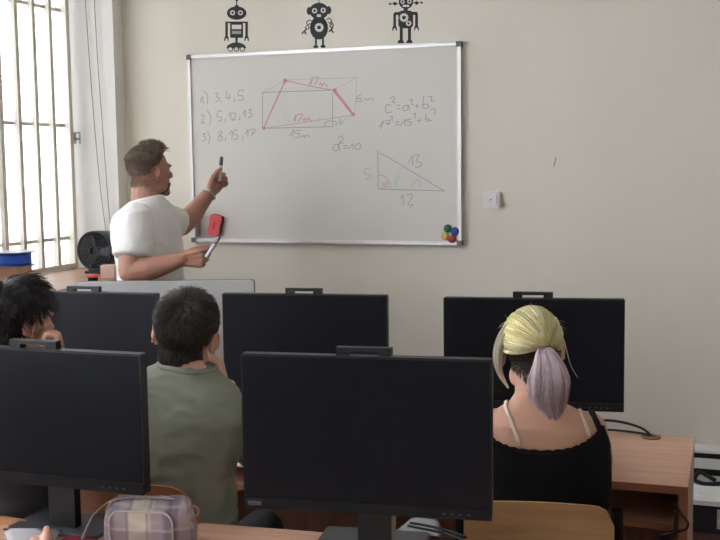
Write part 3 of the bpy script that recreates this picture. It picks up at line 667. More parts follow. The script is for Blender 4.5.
# ------------------------------------------------------------------ figure toolkit
from mathutils.bvhtree import BVHTree
class Solid:
    def __init__(s): s.bm = NB()
    def ell(s, c, r, rot=None, sub=3):
        if not isinstance(r, (tuple, list)): r = (r, r, r)
        m = Matrix.Translation(V(c)) @ ((rot.to_4x4()) if rot is not None else Matrix.Identity(4)) @ Matrix.Diagonal((*r, 1))
        bmesh.ops.create_icosphere(s.bm, subdivisions=sub, radius=1, matrix=m)
    def chain(s, pts, rs, seg=14, sub=2):
        pts = [V(p) for p in pts]
        if not isinstance(rs, (list, tuple)): rs = [rs]*len(pts)
        for p, r in zip(pts, rs): s.ell(p, r, None, sub)
        for a, b, ra, rb in zip(pts, pts[1:], rs, rs[1:]):
            tube(s.bm, [a, b], [ra, rb], seg)
    def limb(s, pts, rs, n=5, flat=False):
        q = smooth_path(pts, n); k = len(pts)-1; rr = []
        for i in range(len(q)):
            t = i/n; j = min(int(t), k-1); u = t-j; rr.append(rs[j]*(1-u)+rs[j+1]*u)
        for p, r in ((q[0], rr[0]),)+(() if flat else ((q[-1], rr[-1]),)): s.ell(p, r, None, 2)
        tube(s.bm, q, rr, 16)
    def loft(s, rings):
        prev = None; first = None
        for pts in rings:
            cur = [s.bm.verts.new(p) for p in pts]
            if prev:
                n = len(cur)
                for k in range(n): s.bm.faces.new((prev[k], prev[(k+1) % n], cur[(k+1) % n], cur[k]))
            else: first = cur
            prev = cur
        s.bm.faces.new(first[::-1]); s.bm.faces.new(prev)
    def mesh(s, voxel, smooth=3, fac=.5, name='m'):
        bmesh.ops.recalc_face_normals(s.bm, faces=s.bm.faces)
        me = bpy.data.meshes.new(name); s.bm.to_mesh(me); s.bm.free()
        o = bpy.data.objects.new('tmp', me); COL.objects.link(o)
        r = o.modifiers.new('r', 'REMESH'); r.mode = 'VOXEL'; r.voxel_size = voxel; r.use_smooth_shade = True
        if smooth:
            k = o.modifiers.new('s', 'SMOOTH'); k.iterations = smooth; k.factor = fac
        dg = bpy.context.evaluated_depsgraph_get(); dg.update()
        out = bpy.data.meshes.new_from_object(o.evaluated_get(dg)); bpy.data.objects.remove(o); bpy.data.meshes.remove(me)
        return out
def put(name, me, m, parent, base):
    me.transform(Matrix.Translation(-base)); return link(name, me, m, parent, smooth=True)
def ringpts(c, fwd, right, hw, hd, tilt=0., pw=2.3, n=36, lean=0.):
    out = []
    for k in range(n):
        a = 2*math.pi*k/n; ca, sa = math.cos(a), math.sin(a)
        x = hw*math.copysign(abs(ca)**(2/pw), ca); y = hd*math.copysign(abs(sa)**(2/pw), sa)
        out.append(c+right*x+fwd*y+UP*(-x*math.tan(tilt)+y*math.tan(lean)))
    return out
def wrinkle(me, amp, sc, stretch=(1, 1, 1), seed=0.):
    me.update(); nr = [v.normal.copy() for v in me.vertices]
    for v, n in zip(me.vertices, nr):
        p = V((v.co.x*stretch[0], v.co.y*stretch[1], v.co.z*stretch[2]))*sc+V((seed, seed, seed))
        h = noise.noise(p)+.5*noise.noise(p*2.1); h = (1-abs(h)*1.6)
        v.co += n*amp*h
def head_solid(s, MHd, k=1.0, jaw=1.0, ears=True, neck=None):
    def L(x, y, z): return MHd @ (V((x, y, z))*k)
    rt = MHd.to_3x3()
    def E(c, r, rot=None): s.ell(L(*c), tuple(q*k for q in r), rt if rot is None else rt @ rot, 3)
    E((0, -.012, .042), (.074, .094, .082)); E((0, .018, .012), (.066, .076, .070)); E((0, .028, -.040), (.056*jaw, .062, .062)); E((0, .050, -.078), (.036*jaw, .040, .034)); E((0, .074, -.094), (.019, .015, .015))
    for sx in (-1, 1):
        E((sx*.044, .020, -.062), (.018*jaw, .042, .030)); E((sx*.034, .072, -.014), (.024, .022, .018)); E((sx*.026, .083, .026), (.024, .012, .009))
    s.chain([L(0, .090, .018), L(0, .100, -.006), L(0, .107, -.024)], [.007*k, .008*k, .0098*k]); E((-.010, .098, -.027), (.008, .010, .007)); E((.010, .100, -.027), (.008, .010, .007))
    E((0, .088, -.056), (.024, .010, .0055)); E((0, .086, -.066), (.021, .010, .006))
    if ears:
        for sx in (-1, 1):
            rot = Matrix.Rotation(sx*R(-22), 3, 'Z') @ Matrix.Rotation(R(-10), 3, 'X')
            E((sx*.081, -.014, .002), (.006, .018, .031), rot)
            cc = V((sx*.086, -.018, .004)); pts = []
            for t in range(15):
                a = R(-70+t*20); q = rot @ V((sx*.004, -.017*math.cos(a), .029*math.sin(a))); pts.append(L(*(cc+q)))
            s.chain(pts, .0036*k, 8, 1)
            E((sx*.082, -.004, -.026), (.006, .009, .009))
def face_bits(parent, MHd, base, k=1.0):
    for sx in (-1, 1):
        s = NB(); c = MHd @ (V((sx*.031, .0725, .010))*k)
        bmesh.ops.create_icosphere(s, subdivisions=2, radius=.0115*k, matrix=Matrix.Translation(c-base))
        e = obj('eye', s, M['eye'], parent, smooth=True)
        s = NB(); c2 = MHd @ (V((sx*.031, .0803, .010))*k); bmesh.ops.create_icosphere(s, subdivisions=2, radius=.0052*k, matrix=Matrix.Translation(c2-base)); obj('iris', s, M['iris'], e, smooth=True)
def hand_solid(s, wrist, d, n, t, curl=(60, 70, 45), thumb=(.55, .70, .35), k=1.0, spread=.05, thumb_curl=.3, curls=None):
    """wrist point, d: wrist->knuckles, n: where the palm faces, t: thumb side"""
    d = d.normalized(); t = (t-d*t.dot(d)).normalized(); n0 = d.cross(t); n = n0 if n0.dot(n) > 0 else -n0
    W = V(wrist); pl = .088*k
    kn = []
    for i, (off, ln) in enumerate(((.030, .072), (.010, .080), (-.011, .074), (-.030, .058))):
        kp = W+d*(pl-.006*abs(i-1.2)*k)+t*off*k-n*.004*k
        s.chain([W+t*off*.45*k, kp], [.0145*k, .0118*k]); kn.append((kp, ln, off))
    s.ell(W+d*pl*.5+n*.004*k, (.036*k, .046*k, .0145*k), Matrix((t, d, n)).transposed())
    s.ell(W+d*.030*k+t*.020*k+n*.008*k, (.018*k, .030*k, .016*k), Matrix((t, d, n)).transposed())
    for i, (kp, ln, off) in enumerate(kn):
        cs = curls[i] if curls else curl
        a = 0; p = kp; dd = (d+t*(off*spread/.03)).normalized(); pts = [p]
        for frac, c in zip((.46, .31, .23), cs):
            a += R(c); p = p+(dd*math.cos(a)+n*math.sin(a))*ln*frac*k; pts.append(p)
        r0 = (.0098, .0102, .0096, .0084)[i]*k
        s.chain(pts, [r0*1.08, r0, r0*.92, r0*.80])
    a, b, c = thumb; td_ = (d*a+t*b+n*c).normalized()
    p0 = W+d*.020*k+t*.022*k+n*.004*k; p1 = p0+td_*.042*k; t2 = (td_+n*thumb_curl-t*thumb_curl*.6+d*.3).normalized(); p2 = p1+t2*.032*k; t3 = (t2+n*thumb_curl*.6-t*thumb_curl*.5).normalized(); p3 = p2+t3*.024*k
    s.chain([p0, p1, p2, p3], [.0145*k, .0122*k, .0112*k, .0092*k])
    return kn, [p0, p1, p2, p3]
class Strands:
    def __init__(s, cap_tone=.2): s.v = []; s.f = []; s.t = []; s.ct = cap_tone
    def add(s, pts, r0, r1=.0004, tone=None):
        tone = random.random() if tone is None else max(0, min(1, tone))
        b = len(s.v); n = len(pts); x = None
        for i, p in enumerate(pts):
            d = pts[min(i+1, n-1)]-pts[max(i-1, 0)]
            if d.length < 1e-9: d = V((0, 0, 1))
            d = d.normalized()
            if x is None: x, _ = frame_of(d)
            x = x-d*x.dot(d); x = x.normalized() if x.length > 1e-6 else frame_of(d)[0]
            y = d.cross(x); t = i/(n-1); r = r0*(1-t**1.5)+r1*t**1.5
            for k in range(3):
                a = 2.0944*k; s.v.append(p+(x*math.cos(a)+y*math.sin(a))*r); s.t.append(tone)
        for i in range(n-1):
            for k in range(3):
                a = b+3*i; s.f.append((a+k, a+(k+1) % 3, a+3+(k+1) % 3, a+3+k))
    def cap(s, MHd, c, rad, region, f=1.0):
        t = NB(); bmesh.ops.create_icosphere(t, subdivisions=5, radius=1); t.verts.ensure_lookup_table(); idx = {}
        for fc_ in t.faces:
            if region(fc_.calc_center_median().normalized()) > 0:
                ids = []
                for v in fc_.verts:
                    if v.index not in idx:
                        idx[v.index] = len(s.v); s.t.append(s.ct); s.v.append(MHd @ (c+V((v.co.x*rad[0], v.co.y*rad[1], v.co.z*rad[2]))*f))
                    ids.append(idx[v.index])
                s.f.append(tuple(ids))
        t.free()
    def scalp(s, MHd, c, rad, region, flow, n, length, r0=.0016, lift=.35, jit=.35, curl=0., cscale=40., seg=5, clump=0.):
        rot = MHd; done = 0; tries = 0
        while done < n and tries < n*30:
            tries += 1
            d = V((random.gauss(0, 1), random.gauss(0, 1), random.gauss(0, 1))).normalized()
            w = region(d)
            if w <= 0 or random.random() > w: continue
            done += 1
            p = c+V((d.x*rad[0], d.y*rad[1], d.z*rad[2])); nr = V((d.x/rad[0], d.y/rad[1], d.z/rad[2])).normalized()
            fl = flow(d)+V((random.gauss(0, jit), random.gauss(0, jit), random.gauss(0, jit)))
            ln = length(d)*random.uniform(.7, 1.2); pts = [p]
            if clump: fl = fl+V((noise.noise(d*4.5), noise.noise(d*4.5+V((9, 0, 0))), noise.noise(d*4.5+V((0, 9, 0)))))*clump
            for k in range(seg):
                nn = V(((p.x-c.x)/rad[0]**2, (p.y-c.y)/rad[1]**2, (p.z-c.z)/rad[2]**2)).normalized()
                tg = fl-nn*fl.dot(nn); tg = tg.normalized() if tg.length > 1e-5 else frame_of(nn)[0]
                lf = lift*(1-.55*k/seg)
                st = (tg*(1-lf)+nn*lf).normalized()
                if curl:
                    q = p*cscale; st = (st+V((noise.noise(q), noise.noise(q+V((5, 5, 5))), noise.noise(q+V((11, 3, 7)))))*curl).normalized()
                p = p+st*ln/seg
                e = V(((p.x-c.x)/rad[0], (p.y-c.y)/rad[1], (p.z-c.z)/rad[2])); m = e.length
                if m < 1.02: e = e*(1.02/m); p = c+V((e.x*rad[0], e.y*rad[1], e.z*rad[2]))
                pts.append(p)
            s.add([MHd @ q for q in pts], r0, tone=.5+.45*noise.noise(d*6)+random.uniform(-.3, .3))
    def mesh(s, name, base):
        me = bpy.data.meshes.new(name); me.from_pydata([tuple(v-base) for v in s.v], [], s.f); me.update()
        at = me.attributes.new('tone', 'FLOAT', 'POINT'); at.data.foreach_set('value', s.t); return me
SC_C = V((0, -.012, .042)); SC_R = (.0765, .0965, .0845)
def head_matrix(pos, yaw, pitch=0., roll=0.):
    """yaw: 0 faces +y, positive turns left; pitch up positive; roll positive tips the crown to its right"""
    return Matrix.Translation(pos) @ Matrix.Rotation(yaw, 4, 'Z') @ Matrix.Rotation(pitch, 4, 'X') @ Matrix.Rotation(roll, 4, 'Y')
def hair_region(front=.45, nape=-.62, ear=True):
    def f(d):
        if d.y > .15:
            lim = -.05+(front+.05)*min(1, (d.y-.15)/.55)
        elif d.y > -.45: lim = -.05+(-.05-nape)*(-1)*min(1, max(0, (.15-d.y)/.6))
        else: lim = nape
        return 1. if d.z > lim else 0.
    return f
NP_C = V((0, -.030, -.048)); NP_R = (.0595, .0625, .078)
def nape(st, MHd, k, low, n, ln, r0, taper=0.):
    c = NP_C*k; r = tuple(q*k for q in NP_R)
    reg = lambda d: 1. if (d.y < .10 and d.z > low+taper*abs(d.x)) else 0.
    st.cap(MHd, c, r, lambda d: 1. if (d.y < .0 and d.z > low+.28+taper*abs(d.x)) else 0., 1.0)
    st.scalp(MHd, c, r, reg, lambda d: V((0, -.15, -1)), n, lambda d: ln, r0, .20, .25, seg=3)
def seated(label, loc, yaw, sections, shirt_m, skin_m, hp, hyaw, hpitch, hroll, arms, sleeves, hk=1.0, hands=(), voxel=.0045, tilt=0., neck_r=.056, collar=True, shirt=True, wr=.006, extra_body=None):
    base = V((loc.x, loc.y, 0)); fwd = V((-math.sin(yaw), math.cos(yaw), 0)); right = V((math.cos(yaw), math.sin(yaw), 0))
    root = thing('person', label, 'person', base)
    MHd = head_matrix(hp, hyaw, hpitch, hroll)
    s = Solid(); head_solid(s, MHd, hk)
    def C(z, off): return V((base.x, base.y, z))+fwd*off[1]+right*off[0]
    def rings(grow, zmin=None, zmax=None):
        return [ringpts(C(z, (ox, oy)), fwd, right, hw+grow, hd+grow, tilt*max(0, min(1, (z-.75)/.3))) for z, hw, hd, ox, oy in sections if (zmax is None or z <= zmax) and (zmin is None or z >= zmin)]
    s.loft(rings(-.006))
    z, hw, hd, ox, oy = sections[-1]; top = C(z, (ox, oy))
    s.chain([top-UP*.03, MHd @ (V((0, -.026, -.055))*hk), MHd @ (V((0, -.02, -.01))*hk)], [neck_r*1.08, neck_r*.98, neck_r])
    for pts, rs in arms: s.limb(pts, rs)
    for h in hands: hand_solid(s, *h[0], **h[1])
    if extra_body: extra_body(s, C)
    body = s.mesh(voxel, 4)
    bvh = BVHTree.FromPolygons([v.co.copy() for v in body.vertices], [tuple(p.vertices) for p in body.polygons])
    bo = put('body', body, skin_m, root, base)
    face_bits(root, MHd, base, hk)
    # trousers and shoes
    t = Solid(); zs, hw0, hd0, ox0, oy0 = sections[0]
    t.loft([ringpts(C(zz, (ox0, oy0)), fwd, right, hw0+.012, hd0+.012) for zz in (zs-.01, zs+.09)])
    for sx in (-1, 1):
        hip = C(zs+.03, (sx*.09, .02)); kn_ = C(zs+.045, (sx*.12, .40)); an = C(.11, (sx*.12, .36))
        t.limb([hip, hip.lerp(kn_, .5), kn_, kn_.lerp(an, .5), an], [.082, .074, .058, .050, .042])
    put('trousers', t.mesh(.009, 3), M['denim'], root, base)
    for sx in (-1, 1):
        t = Solid(); a_ = C(.07, (sx*.12, .35)); t.chain([a_-fwd*.04-UP*.02, a_+fwd*.06-UP*.028, a_+fwd*.15-UP*.034], [.042, .040, .032]); t.chain([a_+UP*.03, a_], [.04, .043]); put('shoe', t.mesh(.008, 3), M['felt'], root, base)
    if shirt:
        t = Solid(); t.loft(rings(.008)); 
        for pts, rs in sleeves: t.limb(pts, rs, flat=True)
        me = t.mesh(.006, 5); wrinkle(me, wr, 9, (1, 1, 1.8), 3.3)
        put('shirt', me, shirt_m, root, base)
        if collar:
            bm = NB(); pts = ringpts(top+UP*.0+fwd*0, fwd, right, hw+.012, hd+.012, tilt); tube(bm, pts, .008, 8, closed=True)
            me = bpy.data.meshes.new('collar'); bm.to_mesh(me); bm.free(); put('collar', me, shirt_m, root, base)
    return root, base, MHd, bvh, C, fwd, right

# ------------------------------------------------------------------ chairs
def chair(label, loc, yaw, top, w=.40, hb=.21, rad=.05, up=.022, ply='ply'):
    t = thing('school_chair', label, 'chair', loc, yaw, 'plywood school chairs')
    bm = NB(); N = 16; pr = rrect(w, hb, .055, 6, 0, top-hb/2)
    # curved plywood back: bend the outline
    def bend(x): return -.25*x*x*1.0
    rows = 8; cols = 20; grid = {}
    for side, off in ((0, 0), (1, .010)):
        for i in range(cols+1):
            x = -w/2+w*i/cols; ax = abs(x); r = rad; z0 = top-hb; z1 = top-.012*(x/(w/2))**2
            if ax > w/2-r:
                q = ax-(w/2-r); dzz = r-math.sqrt(max(0, r*r-q*q)); z0 += dzz; z1 -= dzz
            for j in range(rows+1): grid[side, i, j] = bm.verts.new((x, .03-off+.35*x*x*1.0, z0+(z1-z0)*j/rows))
    for side in (0, 1):
        for i in range(cols):
            for j in range(rows):
                q = [grid[side, i, j], grid[side, i+1, j], grid[side, i+1, j+1], grid[side, i, j+1]]; bm.faces.new(q if side else q[::-1])
    for i in range(cols):
        for j in (0, rows): bm.faces.new((grid[0, i, j], grid[0, i+1, j], grid[1, i+1, j], grid[1, i, j]))
    for j in range(rows):
        for i in (0, cols): bm.faces.new((grid[0, i, j], grid[0, i, j+1], grid[1, i, j+1], grid[1, i, j]))
    bmesh.ops.remove_doubles(bm, verts=bm.verts, dist=1e-6)
    obj('backrest', bm, M[ply], t, smooth=False)
    bm = NB(); prism(bm, rrect(.40, .38, .06, 6), 0, .012, Matrix.Translation((0, .24, .445)) @ Matrix.Rotation(R(-90), 4, 'X')); obj('seat', bm, M[ply], t, bevel=.003)
    for sx in (-1, 1):
        x = sx*(w/2+.008); yb = .03+.35*(w/2)**2
        bm = NB(); tube(bm, smooth_path([(x, yb+.012, top-up), (x, yb+.012, top-hb), (x*.98, yb+.03, .50), (x*.95, .10, .40)], 5), .0165, 14, cap=False)
        bmesh.ops.solidify(bm, geom=bm.faces[:], thickness=.003)
        box(bm, x-sx*.040, x-sx*.008, yb-.004, yb+.006, top-up-.09, top-up-.016)
        obj('upright', bm, M['chair_metal'], t)
        bm = NB(); tube(bm, [(x*.95, .10, .432), (x*1.05, .02, .012)], .0125, 12); obj('leg', bm, M['chair_metal'], t)
        bm = NB(); tube(bm, smooth_path([(x*.90, .16, .432), (x*.90, .34, .428), (x*.95, .41, .38), (x*1.05, .45, .012)], 6), .0125, 12); obj('leg', bm, M['chair_metal'], t)
    bm = NB(); tube(bm, [(-w/2+.03, .30, .425), (w/2-.03, .30, .425)], .011, 10); obj('crossbar', bm, M['chair_metal'], t)
    return t

# ------------------------------------------------------------------ the girl
gb = P(541, 470, 3.06); GY = R(9)
gz = lambda y: P(541, y, 3.06).z
secG = [(.47, .18, .13, 0, -.01), (.55, .172, .12, 0, -.01), (gz(510), .176, .112, 0, -.01), (gz(485), .186, .108, 0, -.01), (gz(460), .186, .102, 0, -.01), (gz(438), .182, .094, 0, -.005), (gz(422), .165, .082, 0, 0), (gz(411), .128, .068, -.008, .012), (gz(402), .080, .060, -.016, .024), (gz(393), .056, .054, -.022, .034)]
HG = P(531.0, 355, 3.12)
def girl_arms():
    fw = V((-math.sin(GY), math.cos(GY), 0)); ri = V((math.cos(GY), math.sin(GY), 0)); b0 = V((gb.x, gb.y, 0)); out = []
    for sx in (-1, 1):
        sh = b0+ri*sx*.134+UP*gz(426)+fw*.01; el = b0+ri*sx*.165+fw*.15+UP*.768; wr = b0+ri*sx*.10+fw*.345+UP*.775
        out.append(([sh, sh.lerp(el, .5)+ri*sx*.008, el, el.lerp(wr, .5), wr], [.047, .043, .038, .034, .025]))
    return out
ga = girl_arms()
fwG = V((-math.sin(GY), math.cos(GY), 0)); riG = V((math.cos(GY), math.sin(GY), 0))
hnds = [((a[0][-1], fwG-riG*sx*.35, -UP, -riG*sx), dict(curl=(12, 18, 12), k=.92)) for a, sx in zip(ga, (-1, 1))]
root, base, MG, bvh, C, fw, ri = seated('seated girl seen from behind with yellow hair, lilac ponytail and black lace top', gb, GY, secG, None, M['skin2'], HG, R(14), R(-4), 0, ga, [], hk=1.0, hands=hnds, neck_r=.050, shirt=False)
# camisole: follows the torso up to a neckline that dips at the back
def torso_at(secs, z, a, grow):
    for s0, s1 in zip(secs, secs[1:]):
        if s0[0] <= z <= s1[0] or s1 is secs[-1]:
            t = max(0, min(1, (z-s0[0])/(s1[0]-s0[0]))); q = [s0[i]*(1-t)+s1[i]*t for i in range(5)]; break
    ca, sa = math.cos(a), math.sin(a); pw = 2.3
    x = (q[1]+grow)*math.copysign(abs(ca)**(2/pw), ca); y = (q[2]+grow)*math.copysign(abs(sa)**(2/pw), sa)
    return C(z, (q[3], q[4]))+ri*x+fw*y
NA = 96; NR = 22
def neckline(a):
    c = math.cos(a)
    back = gz(441)+(gz(420)-gz(441))*abs(c+.03)**2.2
    return back
t = NB(); rows = []
for j in range(NR+1):
    row = []
    for k in range(NA):
        a = 2*math.pi*k/NA; z1 = neckline(a); z = .50+(z1-.50)*j/NR
        p = torso_at(secG, z, a, .007); p += (p-C(z, (0, 0))).normalized()*.0035*(1-abs(noise.noise(V((a*2.2, z*26, 2)))*2))*(1-.6*(j/NR)**6)
        row.append(t.verts.new(p))
    rows.append(row)
for r0, r1 in zip(rows, rows[1:]):
    for k in range(NA): t.faces.new((r0[k], r0[(k+1) % NA], r1[(k+1) % NA], r1[k]))
bmesh.ops.solidify(t, geom=t.faces[:], thickness=.003)
me = bpy.data.meshes.new('camisole'); bmesh.ops.recalc_face_normals(t, faces=t.faces); t.to_mesh(me); t.free(); cam_o = put('camisole', me, M['cami'], root, base)
# scalloped lace edge
t = NB(); NL = 240; rows = []
for j in range(4):
    row = []
    for k in range(NL):
        a = 2*math.pi*k/NL; sc_a = .5+.5*abs(math.sin(k*math.pi*12/60)); z = neckline(a)-.012+(.012+.006*sc_a)*j/3
        p = torso_at(secG, z, a, .0095+.0012*math.sin(k*2.1+j)); row.append(t.verts.new(p))
    rows.append(row)
for r0, r1 in zip(rows, rows[1:]):
    for k in range(NL): t.faces.new((r0[k], r0[(k+1) % NL], r1[(k+1) % NL], r1[k]))
bmesh.ops.solidify(t, geom=t.faces[:], thickness=.002)
me = bpy.data.meshes.new('lace_edge'); bmesh.ops.recalc_face_normals(t, faces=t.faces); t.to_mesh(me); t.free(); put('lace_edge', me, M['lace'], root, base).parent = root
def strap(name, pix, w, m, lab=None):
    pts = []
    for x, y in pix:
        d = ray(x, y).normalized(); h = bvh.ray_cast(CAMP, d)
        if h[0] is not None: pts.append((h[0], h[1]))
    if len(pts) < 2: return None
    # over the shoulder to the front
    p, n = pts[0]
    for k in range(1, 7):
        q = p+fw*.022*k+UP*(.012-.006*k*k*.35); h = bvh.find_nearest(q); pts.insert(0, (h[0], h[1]))
    t = NB(); L_ = []
    for i, (p, n) in enumerate(pts):
        d = (pts[min(i+1, len(pts)-1)][0]-pts[max(i-1, 0)][0]).normalized(); sd = d.cross(n).normalized()*w/2
        L_.append([t.verts.new(p+n*.006+sd), t.verts.new(p+n*.006-sd), t.verts.new(p+n*.001-sd), t.verts.new(p+n*.001+sd)])
    for a_, b_ in zip(L_, L_[1:]):
        for k in range(4): t.faces.new((a_[k], a_[(k+1) % 4], b_[(k+1) % 4], b_[k]))
    t.faces.new(L_[0]); t.faces.new(L_[-1][::-1])
    bmesh.ops.recalc_face_normals(t, faces=t.faces)
    me = bpy.data.meshes.new(name); t.to_mesh(me); t.free(); o = put(name, me, m, root, base)
    if lab: o['label'] = lab
    return o
so = strap('bra_strap', [(506, 407), (509, 416), (513, 427), (517, 437), (519, 446)], .011, M['cream'])
strap('bra_strap', [(577, 405), (581, 414), (585, 424), (588, 436)], .011, M['cream'])
strap('camisole_strap', [(586, 404), (592, 414), (597, 424), (600, 434), (602, 440)], .017, M['cami'])
strap('camisole_strap', [(484, 408), (487, 420), (490, 432), (492, 444)], .017, M['cami'])
if so:
    for y in (416, 428):
        h = bvh.ray_cast(CAMP, ray(508.5+(y-416)*.33, y).normalized())
        if h[0] is not None:
            t = NB(); tube(t, [h[0]+h[1]*.004+ri*.008, h[0]+h[1]*.004-ri*.008], .0025, 8); me = bpy.data.meshes.new('strap_slider'); t.to_mesh(me); t.free(); o = put('strap_slider', me, M['cream'], root, base); o.parent = so
# hair: yellow lengths swept to the tie, dark undercut below, lilac ponytail
kG = 1.0; cG = SC_C*kG; rG = tuple(q*kG for q in SC_R)
def inv(p): return MG.inverted() @ p
tie_w = P(545, 346, 3.02); tl = inv(tie_w); td = V(((tl.x-cG.x)/rG[0], (tl.y-cG.y)/rG[1], (tl.z-cG.z)/rG[2])).normalized()
def upper(d):
    if d.y > .25: return 1. if d.z > .10+.40*min(1, (d.y-.25)/.6) else 0.
    return 1. if d.z > -.18-.0*d.y+.12*max(0, -d.y) else 0.
def under(d): return 1. if (d.y < .12 and d.z > -.80 and upper(d) <= 0) else 0.
st = Strands(); st.cap(MG, cG, rG, under, 1.012); nape(st, MG, kG, -.45, 1500, .012, .0009, .75)
st.scalp(MG, cG, rG, under, lambda d: V((0, -.25, -1)), 1700, lambda d: .016, .0009, .18, .25, seg=3)
o = put('undercut_hair', st.mesh('undercut_hair', V((0, 0, 0))), M['hair_under'], root, base); o['kind'] = 'stuff'
st = Strands(); st.cap(MG, cG, rG, upper, 1.015)
n = 0
while n < 2300:
    d = V((random.gauss(0, 1), random.gauss(0, 1), random.gauss(0, 1))).normalized()
    if upper(d) <= 0: continue
    n += 1; ang = d.angle(td); pts = []; nseg = 9
    ax = d.cross(td); 
    if ax.length < 1e-4: continue
    ax.normalize(); lift = random.uniform(1.06, 1.20)+.05*noise.noise(d*5)
    sag = random.uniform(-.02, .05)
    for k in range(nseg+1):
        u = k/nseg; q = Quaternion(ax, ang*u) @ d
        q = (q+V((0, 0, -sag*math.sin(u*math.pi)))+V((noise.noise(d*7+q*2), noise.noise(q*3+d*6), noise.noise(d*8)))*.05*math.sin(u*math.pi)).normalized()
        f_ = 1.01+(lift-1.0)*math.sin(math.pi*min(1, .15+u*.85))**.7
        pts.append(MG @ (cG+V((q.x*rG[0], q.y*rG[1], q.z*rG[2]))*f_))
    st.add(pts, random.uniform(.0012, .0026), .0010, .60+.55*noise.noise(d*5.5+V((3, 1, 2)))+random.uniform(-.18, .18)-.25*(d.z < .05))
# flyaways
for k in range(26):
    a = random.uniform(0, 6.28); d = V((math.cos(a)*.8, -.2, .6+.4*math.sin(a))).normalized(); p = cG+V((d.x*rG[0], d.y*rG[1], d.z*rG[2]))*1.05; pts = [MG @ p]
    v = (d*.6+V((random.gauss(0, .5), random.gauss(0, .5), random.gauss(0, .5)))).normalized()
    for i in range(4): p = p+v*.009; v = (v+V((0, -.2, -.35))).normalized(); pts.append(MG @ p)
    st.add(pts, .0005, .0002)
hu = put('swept_hair', st.mesh('swept_hair', V((0, 0, 0))), M['hair_blonde'], root, base); hu['kind'] = 'stuff'; hu['label'] = 'yellow dyed hair swept back to the tie'
# pale locks at the temples
st = Strands()
def lock(px_pts, depth, w, n_, sd):
    pp = smooth_path([P(x, y, depth+dd) for x, y, dd in px_pts], 5); N_ = len(pp)
    for i in range(n_):
        o1 = V((random.gauss(0, 1), random.gauss(0, 1), random.gauss(0, .3))); pts = []
        for k, p in enumerate(pp):
            u = k/(N_-1); pts.append(p+o1*w*(.5+1.0*math.sin(u*math.pi)**.8)*(1-.65*u))
        st.add(pts, .0013, .0004)
lock([(526, 314, .0), (509, 326, .0), (500, 342, .0), (497, 358, .01), (500, 374, .02), (508, 388, .02)], 3.08, .0058, 260, 0)
lock([(554, 322, .02), (563, 338, .03), (567, 352, .03), (571, 366, .03), (578, 378, .04)], 3.13, .0011, 12, 1)
o = put('temple_locks', st.mesh('temple_locks', V((0, 0, 0))), M['hair_white'], root, base); o['kind'] = 'stuff'
t = NB(); tc_ = tie_w; tdir = (P(549, 362, 3.0)-tie_w).normalized()
back = (MG.to_3x3() @ V((td.x, td.y, td.z))).normalized()
tube(t, [tc_+((tdir.cross(back)).normalized()*math.cos(a)*.017+(back)*math.sin(a)*.014) for a in [k*.3491 for k in range(18)]], .0055, 8, closed=True)
me = bpy.data.meshes.new('hair_tie'); t.to_mesh(me); t.free(); put('hair_tie', me, M['hair_under'], root, base)
st = Strands()
core = [(545, 346, 3.02), (546, 352, 2.975), (550, 366, 2.95), (551, 384, 2.945), (550, 400, 2.955), (552, 412, 2.965), (555, 421, 2.975)]
cp = smooth_path([P(*q) for q in core], 5); N_ = len(cp)
for c_ in range(64):
    r_ = math.sqrt(random.random()); a = random.uniform(0, 6.283); cx_, cy_ = r_*math.cos(a), r_*math.sin(a)
    L0 = random.uniform(.66, 1.0)*(1-.12*(cx_ < -.4)); tn = random.random(); ph = random.uniform(0, 6.28); wob = random.uniform(.003, .013)
    for i in range(24):
        ox = cx_+random.gauss(0, .10); oy = cy_+random.gauss(0, .10); L_ = L0*random.uniform(.86, 1.03); pts = []
        for k in range(12):
            u = k/11*min(1, L_); j = u*(N_-1); j0 = min(int(j), N_-2); p = cp[j0].lerp(cp[j0+1], j-j0)
            w = (.010+.057*math.sin(min(1, u*1.25)*math.pi*.5)**1.25)*(1 if u < .45 else max(.16, 1-((u-.45)/.50)**1.1*.78))
            pts.append(p+VR*(ox*w+wob*math.sin(ph+u*6)*u)+VF*(oy*w*.55))
        st.add(pts, random.uniform(.0009, .0019), .0004, tn+random.uniform(-.12, .12))
o = put('ponytail', st.mesh('ponytail', V((0, 0, 0))), M['hair_lilac'], root, base); o['kind'] = 'stuff'; o['label'] = 'lilac and silver ponytail'

# ------------------------------------------------------------------ the boy in the grey green shirt
BYW = R(8); bb = P(183, 470, 3.04); bz = lambda y: P(183, y, 3.04).z
secB = [(.47, .18, .135, 0, -.02), (.56, .168, .125, 0, -.03), (bz(520), .150, .118, 0, -.03), (bz(475), .138, .118, 0, -.02), (bz(440), .162, .118, 0, .0), (bz(414), .188, .112, -.004, .02), (bz(400), .172, .100, -.008, .035), (bz(386), .150, .085, -.010, .05), (bz(377), .105, .072, -.008, .06), (bz(369), .068, .064, -.004, .07)]
HB = P(186, 338, 3.12)
shR = P(233, 414, 3.08); elR = P(262, 452, 3.26); wrR = P(225, 388, 3.26)
shL = P(131, 395, 3.03); elL = P(112, 462, 3.20); wrL = P(150, 452, 3.42)
arms = [([shR, shR.lerp(elR, .5), elR, elR.lerp(wrR, .5), wrR], [.056, .050, .042, .038, .028]), ([shL, shL.lerp(elL, .5), elL, elL.lerp(wrL, .5), wrL], [.056, .050, .042, .038, .028])]
slv = [([shR, shR.lerp(elR, .45), shR.lerp(elR, .85)], [.060, .064, .070]), ([shL, shL.lerp(elL, .45), shL.lerp(elL, .78)], [.068, .070, .074])]
